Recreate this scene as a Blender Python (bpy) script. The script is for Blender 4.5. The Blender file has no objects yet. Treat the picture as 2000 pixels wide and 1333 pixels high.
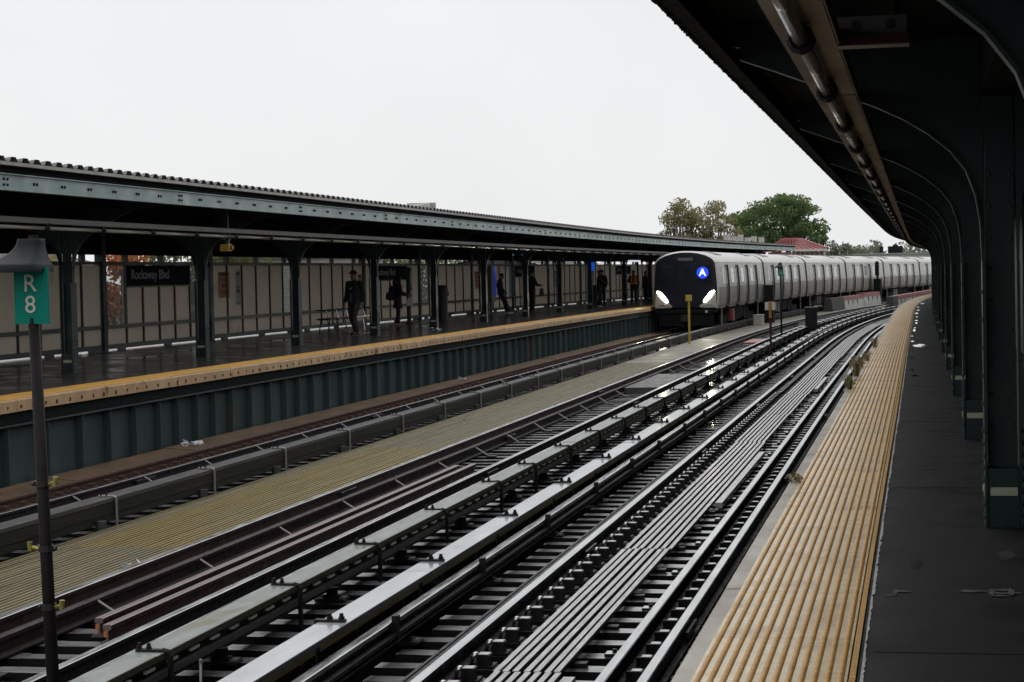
import bpy, math, random
import numpy as np
from mathutils import Vector, Matrix, Euler

random.seed(7)
R = math.radians
scene = bpy.context.scene
COL = scene.collection

# ------------------------------------------------------------------ camera
EYE = 1.59055
YAW, PITCH, ROLL = 0.19337, 0.03295, 0.02107
cam_data = bpy.data.cameras.new('camera')
cam = bpy.data.objects.new('camera', cam_data)
COL.objects.link(cam)
_F = Vector((-math.sin(YAW) * math.cos(PITCH), math.cos(YAW) * math.cos(PITCH), -math.sin(PITCH)))
_R = Vector((math.cos(YAW), math.sin(YAW), 0))
_U = _R.cross(_F)
_R2 = _R * math.cos(ROLL) - _U * math.sin(ROLL)
_U2 = _R * math.sin(ROLL) + _U * math.cos(ROLL)
M = Matrix((( _R2.x, _U2.x, -_F.x, 0), (_R2.y, _U2.y, -_F.y, 0), (_R2.z, _U2.z, -_F.z, EYE), (0, 0, 0, 1)))
cam.matrix_world = M
cam_data.sensor_width = 36.0
cam_data.lens = 3876.25 / 2000 * 36.0
cam_data.clip_start = 0.1
cam_data.clip_end = 3000
scene.camera = cam

# ------------------------------------------------------------------ world: overcast sky
SUN_EL, SUN_ROT = R(58), R(-35)
world = bpy.data.worlds.new('World')
scene.world = world
world.use_nodes = True
nt = world.node_tree
nt.nodes.clear()
out = nt.nodes.new('ShaderNodeOutputWorld')
bg = nt.nodes.new('ShaderNodeBackground')
bg.inputs['Strength'].default_value = 0.1
sky = nt.nodes.new('ShaderNodeTexSky')
sky.sky_type = 'NISHITA'
sky.sun_disc = False
sky.sun_elevation = SUN_EL
sky.sun_rotation = SUN_ROT
hsv = nt.nodes.new('ShaderNodeHueSaturation')
hsv.inputs['Saturation'].default_value = 0.35
nt.links.new(sky.outputs[0], hsv.inputs['Color'])
# cloud layer: evenly grey-white, a little brighter overhead as an overcast sky is
tc = nt.nodes.new('ShaderNodeTexCoord')
sep = nt.nodes.new('ShaderNodeSeparateXYZ')
nt.links.new(tc.outputs['Generated'], sep.inputs[0])
ramp = nt.nodes.new('ShaderNodeMapRange')
ramp.inputs['From Min'].default_value = 0.0
ramp.inputs['From Max'].default_value = 1.0
ramp.inputs['To Min'].default_value = 8.9
ramp.inputs['To Max'].default_value = 13.5
sq = nt.nodes.new('ShaderNodeMath'); sq.operation = 'POWER'; sq.inputs[1].default_value = 1.7
mx = nt.nodes.new('ShaderNodeMath'); mx.operation = 'MAXIMUM'; mx.inputs[1].default_value = 0.0
nt.links.new(sep.outputs['Z'], mx.inputs[0])
nt.links.new(mx.outputs[0], sq.inputs[0])
nt.links.new(sq.outputs[0], ramp.inputs['Value'])
cn = nt.nodes.new('ShaderNodeTexNoise')
cn.inputs['Scale'].default_value = 3.5; cn.inputs['Detail'].default_value = 5
nt.links.new(tc.outputs['Generated'], cn.inputs['Vector'])
cm = nt.nodes.new('ShaderNodeMapRange')
cm.inputs['From Min'].default_value = 0.3; cm.inputs['From Max'].default_value = 0.7
cm.inputs['To Min'].default_value = 0.92; cm.inputs['To Max'].default_value = 1.03
nt.links.new(cn.outputs['Fac'], cm.inputs['Value'])
mul = nt.nodes.new('ShaderNodeMath'); mul.operation = 'MULTIPLY'
nt.links.new(ramp.outputs[0], mul.inputs[0]); nt.links.new(cm.outputs[0], mul.inputs[1])
grey = nt.nodes.new('ShaderNodeCombineColor')
for k, g in enumerate((0.985, 1.0, 1.01)):
    mm = nt.nodes.new('ShaderNodeMath'); mm.operation = 'MULTIPLY'; mm.inputs[1].default_value = g
    nt.links.new(mul.outputs[0], mm.inputs[0]); nt.links.new(mm.outputs[0], grey.inputs[k])
mixw = nt.nodes.new('ShaderNodeMix'); mixw.data_type = 'RGBA'; mixw.inputs['Factor'].default_value = 0.93
nt.links.new(hsv.outputs[0], mixw.inputs['A']); nt.links.new(grey.outputs[0], mixw.inputs['B'])
nt.links.new(mixw.outputs['Result'], bg.inputs['Color'])
nt.links.new(bg.outputs[0], out.inputs['Surface'])

sun_d = bpy.data.lights.new('sun', 'SUN')
sun_d.energy = 0.5
sun_d.angle = R(50)
sun_d.color = (1.0, 0.98, 0.95)
sun = bpy.data.objects.new('sun', sun_d)
COL.objects.link(sun)
_sd = Vector((math.sin(SUN_ROT) * math.cos(SUN_EL), math.cos(SUN_ROT) * math.cos(SUN_EL), math.sin(SUN_EL)))
sun.rotation_euler = (-_sd).to_track_quat('-Z', 'Y').to_euler()

scene.view_settings.view_transform = 'Standard'
scene.view_settings.look = 'None'
scene.view_settings.exposure = 0.0
scene.view_settings.gamma = 1.0
scene.view_settings.use_curve_mapping = False
scene.render.engine = 'CYCLES'
scene.cycles.max_bounces = 6
scene.cycles.diffuse_bounces = 3
scene.cycles.glossy_bounces = 3
scene.cycles.transparent_max_bounces = 6
scene.cycles.caustics_reflective = False
scene.cycles.caustics_refractive = False
scene.cycles.sample_clamp_indirect = 4
try:
    scene.cycles.use_denoising = True
except Exception:
    pass

# ------------------------------------------------------------------ the curved alignment: s along the track, L to the right of it
_K = [0, 0, 0.00123, -0.00017, 0.00009, 0.00006, -0.00008, 0.00127, 0.00157, 0.00178, 0.0015, 0.0015, 0.0015]
_KN = [-60, -0.2, -0.1, 20, 35, 50, 65, 80, 100, 125, 150, 200, 420]
_S = np.arange(-40, 400, 0.25)
_phi = np.cumsum(np.interp(_S, _KN, _K)) * 0.25
_i0 = int(np.argmin(abs(_S))); _phi -= _phi[_i0]
_X = np.cumsum(np.sin(_phi)) * 0.25; _Y = np.cumsum(np.cos(_phi)) * 0.25
_X -= _X[_i0]; _Y -= _Y[_i0]

def phi(s): return float(np.interp(s, _S, _phi))
def P(s, L, z=0.0):
    p = phi(s)
    return Vector((float(np.interp(s, _S, _X)) + L * math.cos(p), float(np.interp(s, _S, _Y)) - L * math.sin(p), z))

RZ = -1.14          # rail top
GZ = -7.4           # street

# ------------------------------------------------------------------ materials
def mat(name, c1, c2=None, rough=0.5, metal=0.0, scale=3.0, detail=5.0, stretch=(1, 1, 1), bump=0.0, bscale=None, rvar=0.0,
        coat=0.0, coat_rough=0.08, spec=0.5, rnd=0.0, cmin=0.35, cmax=0.65, emit=None, estr=0.0, coat_ior=1.5, cmask=.15, c3=None, s3=0.6, m3=(0.55, 0.62)):
    m = bpy.data.materials.new(name)
    m.use_nodes = True
    n = m.node_tree; b = n.nodes['Principled BSDF']
    b.inputs['Roughness'].default_value = rough
    b.inputs['Metallic'].default_value = metal
    b.inputs['Specular IOR Level'].default_value = spec
    b.inputs['Coat Weight'].default_value = coat
    b.inputs['Coat Roughness'].default_value = coat_rough
    b.inputs['Coat IOR'].default_value = coat_ior
    b.inputs['Base Color'].default_value = (*c1, 1)
    if emit:
        b.inputs['Emission Color'].default_value = (*emit, 1)
        b.inputs['Emission Strength'].default_value = estr
    if c2 is None and not bump and not rvar and not rnd:
        return m
    tcn = n.nodes.new('ShaderNodeTexCoord')
    mp = n.nodes.new('ShaderNodeMapping'); mp.inputs['Scale'].default_value = stretch
    n.links.new(tcn.outputs['Object'], mp.inputs['Vector'])
    vec = mp.outputs[0]
    oi = None
    if rnd:
        oi = n.nodes.new('ShaderNodeObjectInfo')
        ad = n.nodes.new('ShaderNodeVectorMath'); ad.operation = 'MULTIPLY_ADD'
        ad.inputs[1].default_value = (37, 53, 71)
        n.links.new(oi.outputs['Random'], ad.inputs[0]); n.links.new(vec, ad.inputs[2])
        vec = ad.outputs[0]
    nz = n.nodes.new('ShaderNodeTexNoise')
    nz.inputs['Scale'].default_value = scale; nz.inputs['Detail'].default_value = detail; nz.inputs['Roughness'].default_value = 0.6
    n.links.new(vec, nz.inputs['Vector'])
    col = None
    if c2 is not None:
        mr = n.nodes.new('ShaderNodeMapRange')
        mr.inputs['From Min'].default_value = cmin; mr.inputs['From Max'].default_value = cmax
        n.links.new(nz.outputs['Fac'], mr.inputs['Value'])
        mix = n.nodes.new('ShaderNodeMix'); mix.data_type = 'RGBA'
        mix.inputs['A'].default_value = (*c1, 1); mix.inputs['B'].default_value = (*c2, 1)
        n.links.new(mr.outputs[0], mix.inputs['Factor'])
        col = mix.outputs['Result']
        if c3 is not None:
            n3 = n.nodes.new('ShaderNodeTexNoise'); n3.inputs['Scale'].default_value = s3; n3.inputs['Detail'].default_value = 6
            n.links.new(vec, n3.inputs['Vector'])
            r3 = n.nodes.new('ShaderNodeMapRange'); r3.inputs['From Min'].default_value = m3[0]; r3.inputs['From Max'].default_value = m3[1]
            n.links.new(n3.outputs['Fac'], r3.inputs['Value'])
            x3 = n.nodes.new('ShaderNodeMix'); x3.data_type = 'RGBA'; x3.inputs['B'].default_value = (*c3, 1)
            n.links.new(r3.outputs[0], x3.inputs['Factor']); n.links.new(col, x3.inputs['A'])
            col = x3.outputs['Result']
    if rnd:
        hv = n.nodes.new('ShaderNodeHueSaturation')
        if col is None: hv.inputs['Color'].default_value = (*c1, 1)
        else: n.links.new(col, hv.inputs['Color'])
        rr = n.nodes.new('ShaderNodeMapRange'); rr.inputs['To Min'].default_value = 1 - rnd; rr.inputs['To Max'].default_value = 1 + rnd
        n.links.new(oi.outputs['Random'], rr.inputs['Value']); n.links.new(rr.outputs[0], hv.inputs['Value'])
        col = hv.outputs[0]
    if col is not None: n.links.new(col, b.inputs['Base Color'])
    if rvar:
        n2 = n.nodes.new('ShaderNodeTexNoise'); n2.inputs['Scale'].default_value = scale * 1.7; n2.inputs['Detail'].default_value = 4
        n.links.new(vec, n2.inputs['Vector'])
        r2 = n.nodes.new('ShaderNodeMapRange'); r2.inputs['From Min'].default_value = 0.3; r2.inputs['From Max'].default_value = 0.7
        r2.inputs['To Min'].default_value = max(0.03, rough - rvar); r2.inputs['To Max'].default_value = min(1, rough + rvar)
        n.links.new(n2.outputs['Fac'], r2.inputs['Value']); n.links.new(r2.outputs[0], b.inputs['Roughness'])
        if coat:
            r4 = n.nodes.new('ShaderNodeMapRange'); r4.inputs['From Min'].default_value = 0.36; r4.inputs['From Max'].default_value = 0.62
            r4.inputs['To Min'].default_value = coat; r4.inputs['To Max'].default_value = coat * cmask
            n.links.new(n2.outputs['Fac'], r4.inputs['Value']); n.links.new(r4.outputs[0], b.inputs['Coat Weight'])
    if bump:
        nb = n.nodes.new('ShaderNodeTexNoise'); nb.inputs['Scale'].default_value = bscale or scale * 4; nb.inputs['Detail'].default_value = 6
        n.links.new(vec, nb.inputs['Vector'])
        bp = n.nodes.new('ShaderNodeBump'); bp.inputs['Strength'].default_value = bump; bp.inputs['Distance'].default_value = 0.02
        n.links.new(nb.outputs['Fac'], bp.inputs['Height']); n.links.new(bp.outputs[0], b.inputs['Normal'])
    return m

MT = {}
MT['steel_green'] = mat('dark_green_steel', (.0145, .035, .036), (.009, .021, .023), .45, scale=2.2, bump=.15, rvar=.12, stretch=(1, 1, .5), spec=.35)
MT['girder'] = mat('girder_green_paint', (.044, .068, .067), (.027, .044, .045), .45, scale=1.3, bump=.12, rvar=.1, stretch=(1, 1, .35), c3=(.085, .045, .022), s3=.9, m3=(.64, .74))
MT['fascia'] = mat('pale_green_fascia_paint', (.215, .30, .29), (.15, .225, .215), .36, scale=1.6, bump=.08, rvar=.1, c3=(.32, .36, .345), s3=1.1, m3=(.56, .66))
MT['black_under'] = mat('black_green_paint', (.007, .010, .011), (.004, .006, .007), .85, scale=2, spec=.12)  # near-black green for canopy undersides, beams and girders
MT['roof_sheet'] = mat('weathered_dark_roof_sheet', (.17, .16, .155), (.10, .095, .092), .5, scale=2, bump=.05)
MT['fascia_dark_grey'] = mat('dark_grey_fascia_underside', (.045, .046, .048), (.018, .019, .02), .8, scale=9, bump=.3, spec=.1)
MT['gutter'] = mat('grey_gutter_metal', (.30, .29, .27), (.2, .19, .17), .42, metal=.3, scale=3, bump=.05)
MT['rail_top'] = mat('worn_rail_steel', (.62, .63, .64), (.45, .46, .47), .27, metal=1, scale=3, stretch=(6, .4, 1), rvar=.08)
MT['rail_side'] = mat('rust_black_rail_side', (.018, .010, .009), (.010, .006, .006), .55, scale=8, rvar=.15, spec=.25)
MT['rust'] = mat('rust_red_brown_steel', (.085, .036, .024), (.045, .02, .015), .62, scale=6, bump=.2, rvar=.15)
MT['rust_dark'] = mat('dark_wine_rust_steel', (.05, .018, .017), (.026, .011, .011), .4, scale=6, bump=.15, rvar=.15)
MT['rust_top'] = mat('wet_rusted_rail_top', (.30, .24, .23), (.2, .15, .14), .33, metal=.7, scale=5, stretch=(5, .5, 1))
MT['tie'] = mat('wet_creosoted_timber', (.165, .16, .16), (.05, .047, .047), .4, scale=3.5, stretch=(1.0, 9, 4), bump=.25, bscale=9, rvar=.2, coat=1.0, coat_rough=.16, coat_ior=1.8, cmask=.55, rnd=.3)
MT['tie_side'] = mat('shade_black_creosoted_side', (.014, .012, .012), (.008, .007, .007), .75, scale=3, stretch=(.6, 3, 6), bump=.3, spec=.15)  # sides blackened for the shade between sleepers, tops stay pale
MT['iron'] = mat('black_wet_iron', (.010, .009, .009), (.016, .013, .011), .45, scale=9, rvar=.15, spec=.25)
MT['iron_plain'] = mat('black_iron', (.018, .016, .017), rough=.4)
MT['clip_top'] = mat('wet_cast_plate', (.62, .62, .64), (.35, .34, .34), .28, metal=.85, scale=20)
MT['slat_light'] = mat('wet_grey_walkway_plank', (.39, .36, .365), (.27, .245, .25), .36, scale=4, stretch=(6, .6, 3), bump=.1, rvar=.12, coat=.7, coat_rough=.15, cmask=.4, rnd=.12)
MT['cover_white'] = mat('wet_pale_grey_cover_board', (.52, .54, .56), (.36, .38, .40), .26, scale=1.6, stretch=(2, .5, 1), bump=.03, rvar=.12, coat=.9, coat_rough=.12, coat_ior=1.6, cmask=.5, rnd=.08)
MT['cover_olive'] = mat('mossy_grey_cover_board', (.29, .315, .30), (.21, .225, .215), .36, scale=2.4, stretch=(2, .6, 1), bump=.08, rvar=.1, coat=.7, coat_rough=.14, cmask=.4, rnd=.08, c3=(.17, .165, .10), s3=2.0, m3=(.58, .7))
MT['cover_edge'] = mat('mossy_timber_edge', (.052, .047, .022), (.03, .026, .014), .6, scale=5, stretch=(1, .5, 2), bump=.25)
MT['cover_edge_dark'] = mat('dark_wine_timber_edge', (.018, .010, .012), (.01, .007, .008), .45, scale=5)
MT['cover_grey'] = mat('dark_grey_weathered_cover', (.058, .058, .058), (.035, .035, .036), .45, scale=2.5, stretch=(2, .5, 1), bump=.12, rvar=.1, rnd=.12)
MT['cover_grey_side'] = mat('dark_weathered_cover_side', (.022, .021, .020), (.012, .012, .0115), .6, scale=3, spec=.25, stretch=(1, .3, 3), bump=.3)
MT['yellow_slat'] = mat('olive_yellow_walkway_slat', (.15, .125, .058), (.09, .075, .036), .5, scale=4, stretch=(3, .6, 1), bump=.1, rnd=.12)
MT['walk'] = mat('khaki_ribbed_walkway_slat', (.185, .152, .074), (.125, .104, .053), .46, scale=1.2, stretch=(1, .5, 1), bump=.1, rvar=.12, rnd=.1)
MT['walk_yellow'] = mat('yellow_painted_walkway_slat', (.215, .155, .03), (.15, .108, .024), .46, scale=1.5, stretch=(1, .5, 1), bump=.1, rvar=.1, rnd=.08)
MT['walk_far'] = mat('wet_greenish_grey_walkway_deck', (.155, .140, .092), (.105, .097, .068), .55, scale=.7, bump=.08, rvar=.12, coat=.22, coat_rough=.4)
MT['ledge'] = mat('brown_stained_timber_ledge', (.13, .072, .03), (.065, .038, .019), .6, scale=1.6, stretch=(2, .5, 1), bump=.3, rnd=.1)
MT['lip'] = mat('cream_rub_strip_concrete', (.56, .37, .205), (.40, .26, .145), .5, scale=2.2, bump=.12, rnd=.07, c3=(.10, .05, .025), s3=2.6, m3=(.61, .72))
MT['tactile_yellow'] = mat('yellow_tactile_plastic', (.68, .36, .035), (.55, .285, .03), .42, scale=2, bump=.05, rnd=.05)
MT['tactile_cream'] = mat('worn_cream_tactile_plastic', (.86, .70, .425), (.72, .565, .325), .34, scale=7, bump=.12, bscale=70, rvar=.08, coat=.5, coat_rough=.2, cmask=.4, rnd=.04, c3=(.44, .305, .145), s3=2.1, m3=(.52, .70))
MT['tactile_rib'] = mat('orange_tactile_rib', (.70, .375, .055), (.50, .245, .034), .36, scale=9, stretch=(1, 3, 1), bump=.5, bscale=60, rnd=.05)
MT['edge_board'] = mat('grey_ribbed_rubber_edge', (.50, .46, .405), (.30, .26, .215), .45, scale=2.2, stretch=(1, .6, 1), bump=.15, bscale=60, rvar=.1, rnd=.2)
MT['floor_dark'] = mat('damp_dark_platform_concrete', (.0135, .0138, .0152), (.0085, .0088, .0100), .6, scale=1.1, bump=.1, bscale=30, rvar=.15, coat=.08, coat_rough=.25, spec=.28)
MT['floor_left'] = mat('damp_grey_platform_concrete', (.050, .048, .046), (.026, .026, .027), .42, scale=.8, bump=.08, bscale=25, rvar=.2, coat=.6, coat_rough=.12)
MT['stain_dark'] = mat('oily_stain', (.006, .006, .007), (.010, .010, .011), .35, scale=6)
MT['stain_pale'] = mat('dried_gum_and_dust', (.024, .024, .025), (.016, .016, .017), .7, scale=8)
MT['white_line'] = mat('chipped_white_line_paint', (.62, .61, .59), (.4, .39, .37), .5, scale=10)
MT['paint_mark'] = mat('faded_white_spray_paint', (.13, .133, .14), (.045, .046, .05), .8, scale=22)
MT['puddle'] = mat('still_rain_water', (.02, .02, .02), rough=.02, spec=.8)
MT['panel'] = mat('beige_windscreen_panel', (.70, .65, .575), (.62, .575, .51), .6, scale=1.2, bump=.03, spec=.2, rnd=.06, c3=(.40, .34, .27), s3=1.5, m3=(.6, .74))
MT['mullion'] = mat('dark_green_frame_paint', (.020, .034, .034), (.012, .022, .022), .42, scale=3)
MT['sign_black'] = mat('black_sign_face', (.020, .022, .026), (.014, .015, .018), .8, scale=2, spec=.1)
MT['sign_white'] = mat('white_sign_lettering', (.55, .55, .55), rough=.5)
MT['wire'] = mat('galvanised_wire', (.10, .12, .12), rough=.45, metal=.4)
MT['poster_orange'] = mat('orange_notice_paper', (.52, .19, .045), (.44, .16, .04), .55, scale=3)
MT['poster_white'] = mat('white_notice_paper', (.45, .46, .50), (.38, .39, .43), .5, scale=4)
MT['ink'] = mat('black_print', (.03, .03, .03), rough=.6)
MT['channel'] = mat('cream_light_channel', (.25, .20, .145), (.18, .14, .10), .55, scale=1.5, stretch=(1, .6, 1), bump=.05, rvar=.1)
MT['channel_grey'] = mat('grey_light_channel', (.15, .145, .135), (.10, .097, .09), .5, scale=1.5, bump=.05)
MT['tube'] = mat('unlit_fluorescent_tube', (.34, .33, .31), rough=.16, spec=.5)
MT['steel_stainless'] = mat('brushed_stainless_steel', (.53, .505, .47), (.46, .44, .41), .38, metal=.5, scale=1.2, stretch=(1, .35, 2.5), bump=.02, rvar=.06)
MT['steel_lower_shade'] = mat('shaded_dirty_lower_steel', (.33, .305, .28), (.26, .24, .22), .45, metal=.4, scale=1.0, stretch=(1, .5, .7), bump=.02, rvar=.08)  # lower side faces down: its shade is painted darker, with some dirt
MT['roof_train'] = mat('pale_grey_train_roof', (.60, .585, .56), (.50, .485, .465), .4, metal=.2, scale=.8, bump=.02)
MT['door_shade_steel'] = mat('shade_dark_steel_door', (.085, .077, .070), (.06, .055, .05), .45, metal=.3, scale=2)  # shade of the door recesses painted into the steel colour
MT['glass_dark'] = mat('dark_tinted_glass', (.015, .017, .02), rough=.06, spec=.7)
MT['glass_pale'] = mat('pale_reflecting_window', (.42, .41, .39), (.30, .29, .28), .12, scale=2, spec=.7)
MT['cab_black'] = mat('glossy_blue_black_cab_mask', (.009, .012, .026), (.006, .008, .014), .2, scale=1.2, spec=.6)
MT['underframe'] = mat('sooty_underframe', (.010, .0095, .009), (.016, .015, .014), .8, scale=4, spec=.1)
MT['under_box'] = mat('grey_equipment_case', (.13, .125, .12), (.08, .075, .07), .5, scale=3)
MT['red_box'] = mat('red_enamel', (.35, .03, .03), rough=.4)
MT['headlight'] = mat('lit_headlight', (1, .97, .85), rough=.3, emit=(1.0, .95, .72), estr=13.0)
MT['led_blue'] = mat('lit_blue_route_disc', (.02, .08, .8), rough=.3, emit=(.012, .055, .85), estr=1.0)
MT['led_white'] = mat('lit_white_letter', (.8, .85, 1), rough=.3, emit=(.75, .85, 1.0), estr=1.3)
MT['concrete'] = mat('weathered_concrete_barrier', (.52, .53, .50), (.36, .37, .35), .6, scale=2, bump=.15, stretch=(1, 1, .5))
MT['concrete_dark'] = mat('sooty_concrete_end', (.06, .06, .06), (.04, .04, .04), .7, scale=3, bump=.2)
MT['red_band'] = mat('faded_red_band_paint', (.34, .13, .115), (.27, .10, .09), .5, scale=4, stretch=(1, 1, .3))
MT['sign_green'] = mat('teal_green_marker_face', (.002, .235, .175), (.002, .195, .145), .6, scale=2, spec=.15)
MT['sign_cream'] = mat('cream_marker_lettering', (.58, .56, .46), rough=.5)
MT['hood'] = mat('dark_slate_plastic_hood', (.016, .017, .021), (.012, .013, .016), .6, scale=3, spec=.15)
MT['pole'] = mat('dark_umber_pole_paint', (.014, .010, .010), (.009, .007, .007), .6, scale=10, bump=.2, spec=.2)
MT['brass'] = mat('brass_clamp', (.42, .33, .08), (.3, .24, .07), .35, metal=.6, scale=20)
MT['yellow_paint'] = mat('yellow_post_paint', (.50, .34, .055), (.42, .28, .05), .45, scale=4)
MT['amber_paint'] = mat('amber_post_paint', (.42, .22, .05), (.2, .09, .03), .5, scale=3)
MT['black_box'] = mat('matt_black_cabinet', (.010, .011, .013), (.014, .015, .017), .7, scale=4, spec=.15)
MT['white_box'] = mat('off_white_case', (.50, .49, .45), (.4, .39, .36), .5, scale=5)
MT['label'] = mat('pale_reflective_label', (.40, .44, .30), (.33, .37, .25), .35, scale=6)
MT['bark'] = mat('grey_brown_bark', (.06, .05, .042), (.035, .03, .026), .8, scale=3)
MT['leaf_green'] = mat('deep_green_leaves', (.095, .140, .060), (.045, .080, .036), .6, scale=.45, rnd=0)
MT['leaf_brown'] = mat('dry_olive_brown_leaves', (.165, .168, .085), (.11, .118, .06), .6, scale=.5)
MT['leaf_red'] = mat('autumn_orange_red_leaves', (.52, .17, .06), (.20, .19, .05), .6, scale=1.4)
MT['leaf_olive'] = mat('olive_green_leaves', (.075, .09, .04), (.04, .055, .025), .6, scale=.7)
MT['leaf_far'] = mat('haze_paled_distant_leaves', (.13, .15, .115), (.095, .115, .09), .8, scale=.12)  # distance haze painted in as a paler grey-green
MT['roof_red'] = mat('red_standing_seam_roof', (.25, .022, .032), (.20, .017, .026), .4, scale=2)
MT['pink_wall'] = mat('faded_pink_boarding', (.50, .36, .33), (.43, .30, .28), .6, scale=2)
MT['cream_trim'] = mat('cream_trim_paint', (.60, .56, .48), rough=.5)
MT['shade_window'] = mat('dusty_pink_shutter', (.20, .14, .13), rough=.5)
MT['far_wall'] = mat('pale_grey_green_cladding', (.30, .32, .29), (.26, .28, .25), .6, scale=.4)
MT['asphalt'] = mat('street_asphalt', (.05, .05, .05), (.035, .035, .036), .6, scale=.3, bump=.1)
MT['house_wall'] = mat('pale_lap_siding', (.42, .42, .38), (.34, .34, .31), .6, scale=1)
MT['house_roof'] = mat('brown_shingle_roof', (.09, .07, .06), (.06, .05, .045), .8, scale=2)
MT['weed'] = mat('dry_weed', (.26, .20, .10), (.17, .16, .07), .7, scale=6)
MT['litter'] = mat('crumpled_white_paper', (.62, .63, .66), rough=.6)
MT['skin'] = mat('skin', (.26, .15, .105), rough=.5)
MT['skin_dark'] = mat('deep_brown_skin', (.10, .055, .04), rough=.5)
MT['cloth_black'] = mat('black_jacket_cloth', (.012, .012, .016), (.02, .02, .024), .8, scale=9)
MT['cloth_navy'] = mat('navy_cloth', (.014, .018, .034), (.022, .026, .042), .8, scale=9)
MT['cloth_grey'] = mat('grey_shirt_cloth', (.12, .12, .12), rough=.8)
MT['denim'] = mat('dark_grey_denim', (.040, .042, .046), (.026, .028, .032), .8, scale=9)
MT['hair'] = mat('black_hair', (.010, .009, .009), rough=.6)
MT['shoe_white'] = mat('white_trainers', (.40, .40, .40), rough=.6)
MT['shoe_dark'] = mat('dark_shoes', (.02, .018, .017), rough=.5)
MT['shoe_pink'] = mat('pink_flat_shoes', (.32, .14, .13), rough=.5)
MT['vest'] = mat('orange_safety_vest', (.55, .08, .02), rough=.6)
MT['vest_stripe'] = mat('yellow_reflective_stripe', (.62, .50, .04), rough=.4)
MT['bag_white'] = mat('white_plastic_bag', (.45, .47, .50), rough=.45)
MT['bin_black'] = mat('black_bin_plastic', (.013, .014, .015), (.018, .018, .019), .5, scale=8)
MT['bench_steel'] = mat('brushed_bench_steel', (.45, .45, .46), rough=.22, metal=.9)
MT['bench_dark'] = mat('dark_bench_timber', (.03, .028, .027), (.018, .017, .017), .5, scale=4)
MT['kiosk'] = mat('grey_kiosk_casing', (.11, .11, .11), (.085, .085, .085), .4, scale=3)
MT['screen_blue'] = mat('lit_blue_screen', (.01, .03, .3), rough=.2, emit=(.015, .05, .55), estr=.28)
MT['light_cyan'] = mat('lit_cyan_lamp', (.2, .5, .6), rough=.3, emit=(.12, .42, .55), estr=.7)
MT['light_white'] = mat('lit_white_lamp', (.7, .72, .8), rough=.3, emit=(.62, .65, .80), estr=.9)
MT['blue_lamp'] = mat('lit_blue_lamp', (.0, .1, .8), rough=.3, emit=(.0, .12, .8), estr=.4)
MT['sign_box'] = mat('grey_sign_housing', (.11, .105, .105), (.085, .08, .08), .45, scale=5)
MT['sign_box_red'] = mat('dull_red_sign_strip', (.13, .02, .018), rough=.45)
MT['cable'] = mat('black_cable', (.01, .01, .01), rough=.5)

# the windscreen sheets are translucent fibreglass: daylight from behind glows through them
def translucent(key, col, fac):
    n = MT[key].node_tree; b = n.nodes['Principled BSDF']; o = n.nodes['Material Output']
    t = n.nodes.new('ShaderNodeBsdfTranslucent'); t.inputs['Color'].default_value = (*col, 1)
    x = n.nodes.new('ShaderNodeMixShader'); x.inputs[0].default_value = fac
    n.links.new(b.outputs[0], x.inputs[1]); n.links.new(t.outputs[0], x.inputs[2]); n.links.new(x.outputs[0], o.inputs['Surface'])
for _k, _c in (('leaf_green', (.20, .30, .08)), ('leaf_brown', (.42, .34, .14)), ('leaf_red', (.6, .2, .06)), ('leaf_olive', (.22, .26, .08)), ('leaf_far', (.22, .27, .16))): translucent(_k, _c, .38)
_n = MT['panel'].node_tree; _b = _n.nodes['Principled BSDF']; _o = _n.nodes['Material Output']
_t = _n.nodes.new('ShaderNodeBsdfTranslucent'); _t.inputs['Color'].default_value = (.76, .70, .62, 1)
_x = _n.nodes.new('ShaderNodeMixShader'); _x.inputs[0].default_value = .34
_n.links.new(_b.outputs[0], _x.inputs[1]); _n.links.new(_t.outputs[0], _x.inputs[2]); _n.links.new(_x.outputs[0], _o.inputs['Surface'])

# ------------------------------------------------------------------ helpers
def tag(o, label=None, cat=None, group=None, kind=None):
    if label: o['label'] = label
    if cat: o['category'] = cat
    if group: o['group'] = group
    if kind: o['kind'] = kind
    return o

def empty(name, loc, label=None, cat=None, group=None, kind=None, rotz=0):
    o = bpy.data.objects.new(name, None)
    o.empty_display_size = .2
    o.location = loc
    o.rotation_euler = (0, 0, rotz)
    COL.objects.link(o)
    return tag(o, label, cat, group, kind)

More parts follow.
